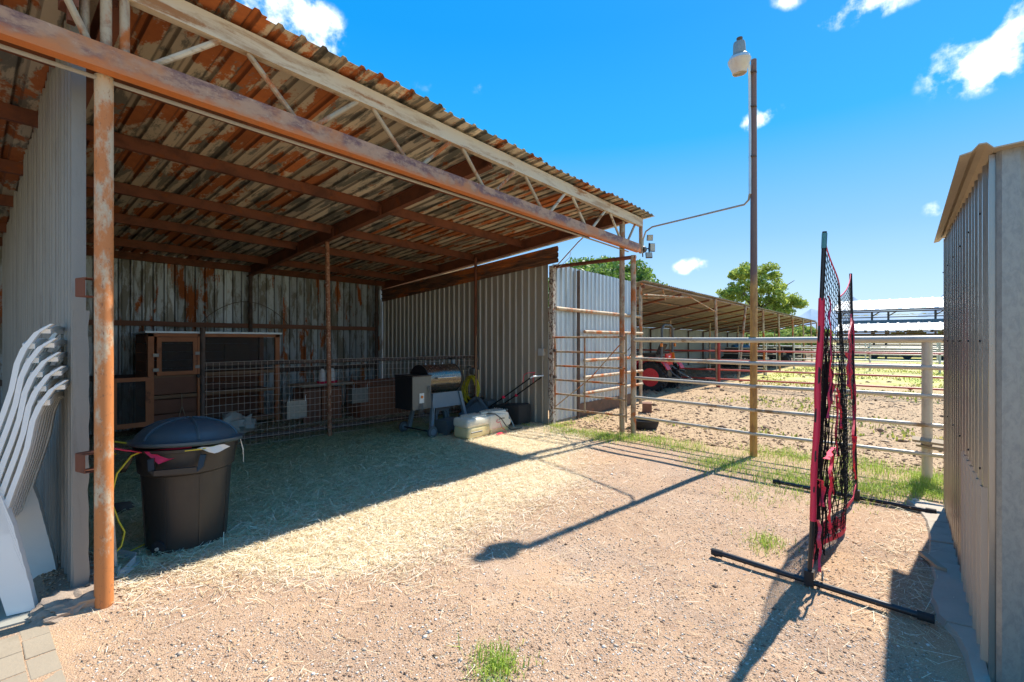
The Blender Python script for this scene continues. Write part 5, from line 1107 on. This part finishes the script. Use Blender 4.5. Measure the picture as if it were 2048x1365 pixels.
hs_.build('hose_coil', m_yellow, smooth=True, label='coil of yellow hose hanging on the pressure washer handle', cat='hose', offset=(6.2, 6.24, .5))
rk = thing('scoop_rake', (6.2, 5.98, 0), 'upright rake with long tan wooden handle and dark triangular fan head behind the sprayer tank', 'rake')
mb = MB(); mb.tube([(6.08, 5.93, .44), (6.15, 6.0, 1.2), (6.18, 6.02, 1.6)], .013, 8); mb.build('handle', m_wood_tan, rk, smooth=True)
mb = MB(); mb.prism([(6.08, 5.93, .50), (6.16, 5.88, .45), (6.28, 5.69, .16), (5.85, 6.16, .16), (6.0, 5.98, .45)], (-.01, -.012, .0)); mb.build('head', m_rake, rk)
mb = MB()
for k in range(11):
    f = k/10; mb.tube([(6.07, 5.92, .48), V3((5.85, 6.16, .12)).lerp(V3((6.28, 5.69, .12)), f)], .004, 4)
mb.build('tines', m_black, rk)['kind'] = 'stuff'
mw = thing('lawn_mower', (6.5, 5.5, 0), 'black push lawn mower with a raised handle, red knobs and a black fabric grass bag', 'lawn mower')
mb = MB(); rbox(mb, (6.52, 6.02, .18), (.42, .46, .14), .05, 2); mb.build('deck', m_black, mw, smooth=True)
mb = MB(); rbox(mb, (6.52, 6.05, .31), (.26, .26, .14), .04, 2); mb.build('engine', m_greyplastic, mw, smooth=True)
for x_ in (6.30, 6.74):
    for y_ in (5.85, 6.25):
        mb = MB(); mb.lathe((x_, y_, .09), [(.03, -.02), (.09, -.018), (.09, .018), (.03, .02)], 16, 'X'); mb.build('wheel', m_rubber, mw, smooth=True)
for x_ in (6.32, 6.66):
    mb = MB(); mb.tube([(x_, 5.92, .22), (x_, 5.45, .50), (x_, 5.10, .72), (x_, 4.86, .87)], .013, 8); mb.build('handle_bar', m_black, mw, smooth=True)
mb = MB(); mb.tube([(6.32, 4.87, .865), (6.34, 4.83, .89), (6.64, 4.83, .89), (6.66, 4.87, .865)], .014, 8); mb.build('handle_grip', m_zinc, mw, smooth=True)
mb = MB(); mb.tube([(6.34, 5.05, .76), (6.36, 5.03, .91), (6.38, 4.97, .945), (6.60, 4.97, .945), (6.63, 5.03, .91), (6.64, 5.05, .76)], .006, 6); mb.build('bail_lever', m_red, mw, smooth=True)
for x_ in (6.31, 6.67):
    mb = MB(); mb.lathe((x_, 5.46, .495), [(.015, -.03), (.028, -.02), (.028, .02), (.015, .03)], 8, 'X'); mb.build('knob', m_red, mw)
mb = MB(); rbox(mb, (6.50, 5.42, .20), (.38, .62, .36), .05, 2, 0, lambda p: V3((p.x, p.y, p.z*(1.0 if p.z < 0 else 1-.25*(p.y > 0))))); mb.build('grass_bag', plain('black_bag_fabric', (.03, .03, .028), .9, 0, .2, 20, .4), mw, smooth=True)
# lettering faces the yard (-X side of the bag)
Mx = Matrix.Translation((6.304, 5.52, .26)) @ Matrix(((0, 0, -1, 0), (-1, 0, 0, 0), (0, 1, 0, 0), (0, 0, 0, 1)))
text_mesh('lettering', 'MURRAY', .085, m_white_pl, Mx, mw)

# ------------------------------------------------------------------ trees and bushes
def tree(name, loc, h, rx, rz, zc, mat, label, nleaf, clumps, leaf, cat='tree', trunk_r=.25, group=None, seed=1, cents=None):
    rg = np.random.default_rng(seed); o = thing(name, loc, label, cat, group); L0 = V3(loc)
    mb = MB(); mb.tube([L0+V3((0, 0, -.1)), L0+V3((.1, 0, zc*.5)), L0+V3((0, .1, zc))], [trunk_r, trunk_r*.75, trunk_r*.5], 10)
    for i in range(7):
        a = i*2.4; mb.tube([L0+V3((0, 0, zc*.6+.1*i)), L0+V3((rx*.35*cos(a), rx*.35*sin(a), zc+.0*i)), L0+V3((rx*.7*cos(a), rx*.7*sin(a), zc+rz*.35*sin(i)))], [trunk_r*.4, trunk_r*.25, .03], 6)
    mb.build('trunk', m_bark, o, smooth=True)
    cl = []
    while len(cl) < clumps:
        if cents: # (sideways, up, radius) lobes of the crown
            a_, b_, c_ = cents[rg.integers(len(cents))]; p = rg.normal(size=3); p *= rg.uniform(.3, 1)/np.linalg.norm(p)
            sd = a_+p[0]*c_; dp = p[1]*max(c_, rx*.55*(1-abs(a_)/(rx*1.4))); cl.append(np.array([.64*sd+.77*dp, -.77*sd+.64*dp, b_+p[2]*c_])); continue
        p = rg.normal(size=3); p /= np.linalg.norm(p); r_ = rg.uniform(.45, 1.0)**.6
        cl.append(p*r_*np.array([rx, rx, rz]))
    cl = np.array(cl)*(1 if cents else .88); idx = rg.integers(0, clumps, nleaf); cr = rg.uniform(.10, .22, clumps)[idx]*rx*(.62 if cents else 1)
    d = rg.normal(size=(nleaf, 3)); d /= np.linalg.norm(d, axis=1)[:, None]; cen = cl[idx] + d*(rg.uniform(0, 1, nleaf)**.4*cr)[:, None]*np.array([1.15, 1.15, .8])
    a1 = rg.normal(size=(nleaf, 3)); a1 /= np.linalg.norm(a1, axis=1)[:, None]; a2 = np.cross(a1, rg.normal(size=(nleaf, 3))); a2 /= np.linalg.norm(a2, axis=1)[:, None]
    s = leaf*rg.uniform(.5, 1.3, nleaf)[:, None]; cen = cen+np.array([0, 0, zc])
    vs = np.stack([cen-a1*s, cen-a2*s*.5, cen+a1*s, cen+a2*s*.5], 1).reshape(-1, 3); fq = np.arange(nleaf*4).reshape(-1, 4)
    rv = np.clip(.5+.22*rg.normal(size=nleaf)+(rg.uniform(-.18, .18, clumps))[idx], 0, 1)
    arr_mesh('crown', vs, fq, mat, np.repeat(rv, 4), kind=None, parent=o)
    return o
tree('mulberry_tree', (30.2, 16.6, 0), 7, 4.6, 2.5, 5.0, m_leafA, 'dense round-topped green tree rising behind the barn next to the bright metal wall', 42000, 190, .15, trunk_r=.3, seed=3)
tree('pine_tree', (64, 13.6, 0), 11, 5.6, 3.9, 7.5, m_leafB, 'airy olive-green tree standing alone behind the long barn, right of centre', 19000, 190, .17, trunk_r=.35, seed=5,
     cents=[(-1.2, 3.0, .7), (-2.6, 2.3, .6), (.9, 2.6, 1.0), (-.5, 1.9, 1.0), (-3.9, -.2, .7), (-3.0, .5, .8), (-1.7, .9, 1.1), (0, .9, 1.2), (2.0, 1.3, .9), (1.2, .1, 1.2), (3.0, -.1, 1.0), (4.2, -1.1, .8), (5.0, -1.3, .5), (-2.4, -1.0, 1.0), (-.6, -.9, 1.2), (2.0, -1.4, 1.2), (.4, -2.2, 1.4), (-2.6, -2.6, 1.2), (3.2, -2.4, 1.0)])
for i, (bx, by, hh, rr2) in enumerate(((52, 11, 3.4, 3.2), (50, 8.6, 3.0, 2.6), (55, 7.4, 3.2, 2.6), (49, 13.5, 3.2, 3), (60, 9, 3.6, 3))):
    LB = ['yellow-green bush seen under the barn roof, the leftmost', 'low yellow-green bush seen under the barn roof between the last posts', 'yellow-green bush at the far end of the long barn nearest the net', 'broad bush behind the far back corner of the long barn', 'distant light green bush beyond the end of the long barn'][i]
    tree('scrub_bush', (bx, by, 0), hh, rr2, hh*.45, hh*.5, m_leafC, LB, 5000, 40, .2, 'bush', .08, 'scrub bushes beyond the long barn', 20+i)
for i, (bx, by, hh) in enumerate(((66, -1.2, 3.2), (68, -4.5, 3.4), (67, -8, 3.2))):
    tree('far_bush', (bx, by, 0), hh, 2.2, hh*.5, hh*.5, m_leafA, ['dark green bush under the far arena roofs, left one', 'dark green bush under the far arena roofs, middle one', 'dark green bush under the far arena roofs, right one'][i], 3000, 30, .2, 'bush', .08, 'bushes beyond the arena', 40+i)

# ------------------------------------------------------------------ scattered stuff
def ground_z(x, y): return np.array([gh(a, b) for a, b in zip(x, y)])
def blades(name, x, y, ln, wd, lay, mat, rnd, zoff=.004, bend=False):
    n = len(x); a = RNG.uniform(0, 2*pi, n); z = ground_z(x, y)
    if lay: # lying stalks
        el = RNG.normal(0, .16, n); dx, dy, dz = np.cos(a)*np.cos(el), np.sin(a)*np.cos(el), np.abs(np.sin(el))
        c0 = np.stack([x, y, z+zoff+RNG.uniform(0, .012, n)], 1); d = np.stack([dx, dy, dz], 1)*ln[:, None]; s = np.stack([-np.sin(a), np.cos(a), RNG.uniform(-.4, .4, n)], 1)*wd[:, None]*.5
        vs = np.stack([c0-s, c0+s, c0+d+s, c0+d-s], 1).reshape(-1, 3); fq = np.arange(n*4).reshape(-1, 4); return arr_mesh(name, vs, fq, mat, np.repeat(rnd, 4))
    lean = RNG.uniform(.1, .9, n); c0 = np.stack([x, y, z-.005], 1)
    h1 = np.stack([np.cos(a)*lean*ln*.3, np.sin(a)*lean*ln*.3, ln*.6], 1); h2 = np.stack([np.cos(a)*lean*ln, np.sin(a)*lean*ln, ln*(1-.35*lean)], 1)
    s = np.stack([-np.sin(a), np.cos(a), a*0], 1)*wd[:, None]*.5
    vs = np.stack([c0-s, c0+s, c0+h1+s*.8, c0+h1-s*.8, c0+h2+s*.15, c0+h2-s*.15], 1).reshape(-1, 3)
    k = np.arange(n)[:, None]*6; fq = np.concatenate([k+np.array([0, 1, 2, 3]), k+np.array([3, 2, 4, 5])], 0); return arr_mesh(name, vs, fq, mat, np.repeat(rnd, 6))
def stones(name, x, y, r, mat, rnd, flat=.6, sink=.3):
    n = len(x); z = ground_z(x, y); base = np.array([(1, 0, 0), (0, 1, 0), (-1, 0, 0), (0, -1, 0), (0, 0, 1), (0, 0, -1)], float)
    vs = base[None]*RNG.uniform(.6, 1.3, (n, 6, 1)); a = RNG.uniform(0, 2*pi, n); ca, sa = np.cos(a)[:, None], np.sin(a)[:, None]
    xx = vs[:, :, 0]*RNG.uniform(.7, 1.4, n)[:, None]; yy = vs[:, :, 1]; vs = np.stack([xx*ca-yy*sa, xx*sa+yy*ca, vs[:, :, 2]*flat+RNG.uniform(-.15, .15, (n, 6))], 2)*r[:, None, None]
    vs += np.stack([x, y, z+r*flat*(1-2*sink)*.5], 1)[:, None, :]
    f = np.array([(0, 1, 4), (1, 2, 4), (2, 3, 4), (3, 0, 4), (1, 0, 5), (2, 1, 5), (3, 2, 5), (0, 3, 5)]); fq = (np.arange(n)[:, None, None]*6+f[None]).reshape(-1, 3)
    return arr_mesh(name, vs.reshape(-1, 3), fq, mat, np.repeat(rnd, 6), ncorner=3)
def nearw(n, x0, x1, y0, y1, pw=1.0, cx=0, cy=0, d0=2.0):
    # density falling with distance from the yard's near end, so that small stones are spent where they can be told apart
    out = []
    while sum(map(len, out)) < n:
        x = RNG.uniform(x0, x1, n*3); y = RNG.uniform(y0, y1, n*3); d = np.sqrt((x-cx)**2+(y-cy)**2); k = RNG.uniform(0, 1, n*3) < np.minimum(1, (d0/np.maximum(d, .1))**pw)
        out.append(np.stack([x[k], y[k]], 1))
    p = np.concatenate(out)[:n]; return p[:, 0], p[:, 1]
SE = np.vectorize(straw_edge)
gx_, gy_ = nearw(150000, .35, 6.6, -.15, 4.2, 1.6)
k = (gy_ < SE(gx_)+RNG.normal(0, .35, len(gx_))) & ~((gx_ < .42) & (gy_ > 3.0)); gx_, gy_ = gx_[k], gy_[k]
pn = np.array([mnoise.noise(V3((a*1.1, b*1.1, 4)))+.5*mnoise.noise(V3((a*4, b*4, 4))) for a, b in zip(gx_, gy_)]); k = RNG.uniform(-.75, .35, len(gx_)) < pn; gx_, gy_ = gx_[k], gy_[k]
rr = np.exp(RNG.normal(-5.75, .48, len(gx_))).clip(.0015, .02); stones('gravel', gx_, gy_, rr, m_gravel, RNG.uniform(0, 1, len(gx_))**1.1, .6)
sx_, sy_ = nearw(95000, .6, 6.7, 2.0, 5.2, 1.0, d0=3.0); k = (sy_ > SE(sx_)+RNG.normal(0, .3, len(sx_))) & ((RNG.uniform(0, 1, len(sx_)) > (sy_-4.2)*.9) | (sx_ > 4.5)); sx_, sy_ = sx_[k], sy_[k]
blades('straw', sx_, sy_, RNG.uniform(.02, .09, len(sx_)), RNG.uniform(.0016, .0034, len(sx_)), True, m_straw, RNG.uniform(0, 1, len(sx_)))
sx_ = RNG.uniform(.4, 6.5, 4200); sy_ = RNG.uniform(-.15, 3.4, 4200); blades('loose_straw', sx_, sy_, RNG.uniform(.015, .08, 4200)*RNG.uniform(.5, 1.3, 4200), RNG.uniform(.0015, .003, 4200), True, m_straw, RNG.uniform(0, .8, 4200))
sx_ = RNG.uniform(3.0, 5.5, 420); sy_ = RNG.normal(-.02, .12, 420); blades('dry_twigs', sx_, sy_, RNG.uniform(.03, .15, 420), RNG.uniform(.0015, .0035, 420), True, m_straw, RNG.uniform(.1, .8, 420))
sx_, sy_ = nearw(95000, .6, 6.8, 3.7, 7.3, 1.0, d0=4.5); k = (RNG.uniform(0, 1, len(sx_)) < (sy_-3.6)*1.1) & ~((sx_ > 4.5+.3*RNG.normal(size=len(sx_))) & (sy_ < 5.6)); sx_, sy_ = sx_[k], sy_[k]
blades('hay', sx_, sy_, RNG.uniform(.04, .14, len(sx_)), RNG.uniform(.003, .0055, len(sx_)), True, m_hay, np.clip(RNG.normal(.5, .22, len(sx_))-.12*(sy_-5), 0, 1), .01)
sx_ = RNG.uniform(.7, 6.7, 9000); sy_ = RNG.uniform(7.2, 9.6, 9000); blades('pen_litter', sx_, sy_, RNG.uniform(.04, .14, 9000), RNG.uniform(.004, .007, 9000), True, m_hay, RNG.uniform(.2, 1, 9000)**1.5)
# grass
cl = [(6.0, 1.63, .42, .35, 1500), (5.85, .9, .4, .4, 1400), (5.95, .25, .35, .35, 1300), (6.15, -.15, .25, .3, 1700), (6.5, 4.1, .28, .45, 900), (6.75, 4.6, .15, .2, 350), (6.5, 3.5, .3, .3, 1300), (6.75, 3.0, .3, .35, 900), (6.55, 2.4, .3, .4, 700), (6.9, 1.2, .4, .5, 1100),
      (6.9, .3, .4, .4, 1100), (6.7, -.25, .35, .2, 1300), (3.85, .76, .15, .12, 260), (1.6, 1.42, .10, .10, 330), (5.0, 1.0, .4, .3, 260), (1.45, 1.3, .08, .06, 120), (6.45, 5.0, .1, .12, 90), (7.1, 4.6, .15, .12, 120), (7.9, 4.5, .5, .2, 160), (5.4, .45, .3, .3, 200)]
xs, ys = [], []
for cx_, cy_, sx0, sy0, n_ in cl:
    n_ = int(n_*1.25); xs.append(RNG.normal(cx_, sx0*.6, n_)); ys.append(RNG.normal(cy_, sy0*.6, n_))
xs = np.concatenate(xs); ys = np.concatenate(ys); k = ~((ys < -.22) & (xs < 5.8)); xs, ys = xs[k], ys[k]; n_ = len(xs)
tuft = np.array([.5+.9*abs(mnoise.noise(V3((a*3, b*3, 7)))) for a, b in zip(xs, ys)])
blades('grass', xs, ys, RNG.uniform(.03, .12, n_)*tuft, RNG.uniform(.003, .006, n_), False, m_grass, np.clip(RNG.normal(.55, .22, n_), 0, 1))
n_ = 26000; xs = RNG.uniform(8, 42, n_); ys = RNG.uniform(-9, 4.4, n_); dens = np.array([mnoise.noise(V3((a*.35, b*.35, 2)))+.35*mnoise.noise(V3((a*1.5, b*1.5, 2)))-(.12 if a < 16 else -.18) for a, b in zip(xs, ys)]); k = dens > .10; xs, ys = xs[k], ys[k]; n_ = len(xs)
blades('field_grass', xs, ys, RNG.uniform(.03, .10, n_), RNG.uniform(.02, .05, n_), False, rndmat('field_grass_blades', [(0, (.22, .28, .04)), (.5, (.36, .40, .07)), (1, (.52, .47, .16))], .7, .3), RNG.uniform(0, 1, n_))
n_ = 26000; u_ = RNG.uniform(0, 1, n_)**1.6; xs = 6.95+u_*11; ys = RNG.uniform(-5, 4.75, n_); rr = np.exp(RNG.normal(-4.5, .55, n_)).clip(.004, .05); stones('dirt_clods', xs, ys, rr, m_clod, RNG.uniform(0, 1, n_), .55)
n_ = 120; xs = RNG.uniform(8, 24, n_); ys = RNG.uniform(-3, 4.6, n_); stones('manure_clods', xs, ys, RNG.uniform(.04, .10, n_), m_clod, RNG.uniform(0, .35, n_), .6)
n_ = 4000; xs = RNG.uniform(10.6, 34, n_); ys = RNG.uniform(5.2, 8.5, n_); stones('barn_litter', xs, ys, RNG.uniform(.015, .06, n_), m_clod, RNG.uniform(0, .4, n_), .5)
xs = np.array([1.42, 1.46, 2.9, 3.25, 3.3, 2.35, 4.2, 1.9, 3.05, 3.36]); ys = np.array([1.72, 1.69, 1.9, .88, .93, 3.0, 1.2, 2.6, .62, 1.05]); stones('brown_debris', xs, ys, RNG.uniform(.008, .02, 10), m_clod, RNG.uniform(0, .3, 10), .8)
n_ = 2600; a_ = RNG.uniform(0, 1, n_); xs = RNG.uniform(.31, .7, n_); ys = 3.45+a_*2.5; stones('footing_grit', xs, ys, RNG.uniform(.003, .012, n_), m_gravel, RNG.uniform(0, .7, n_), .6)
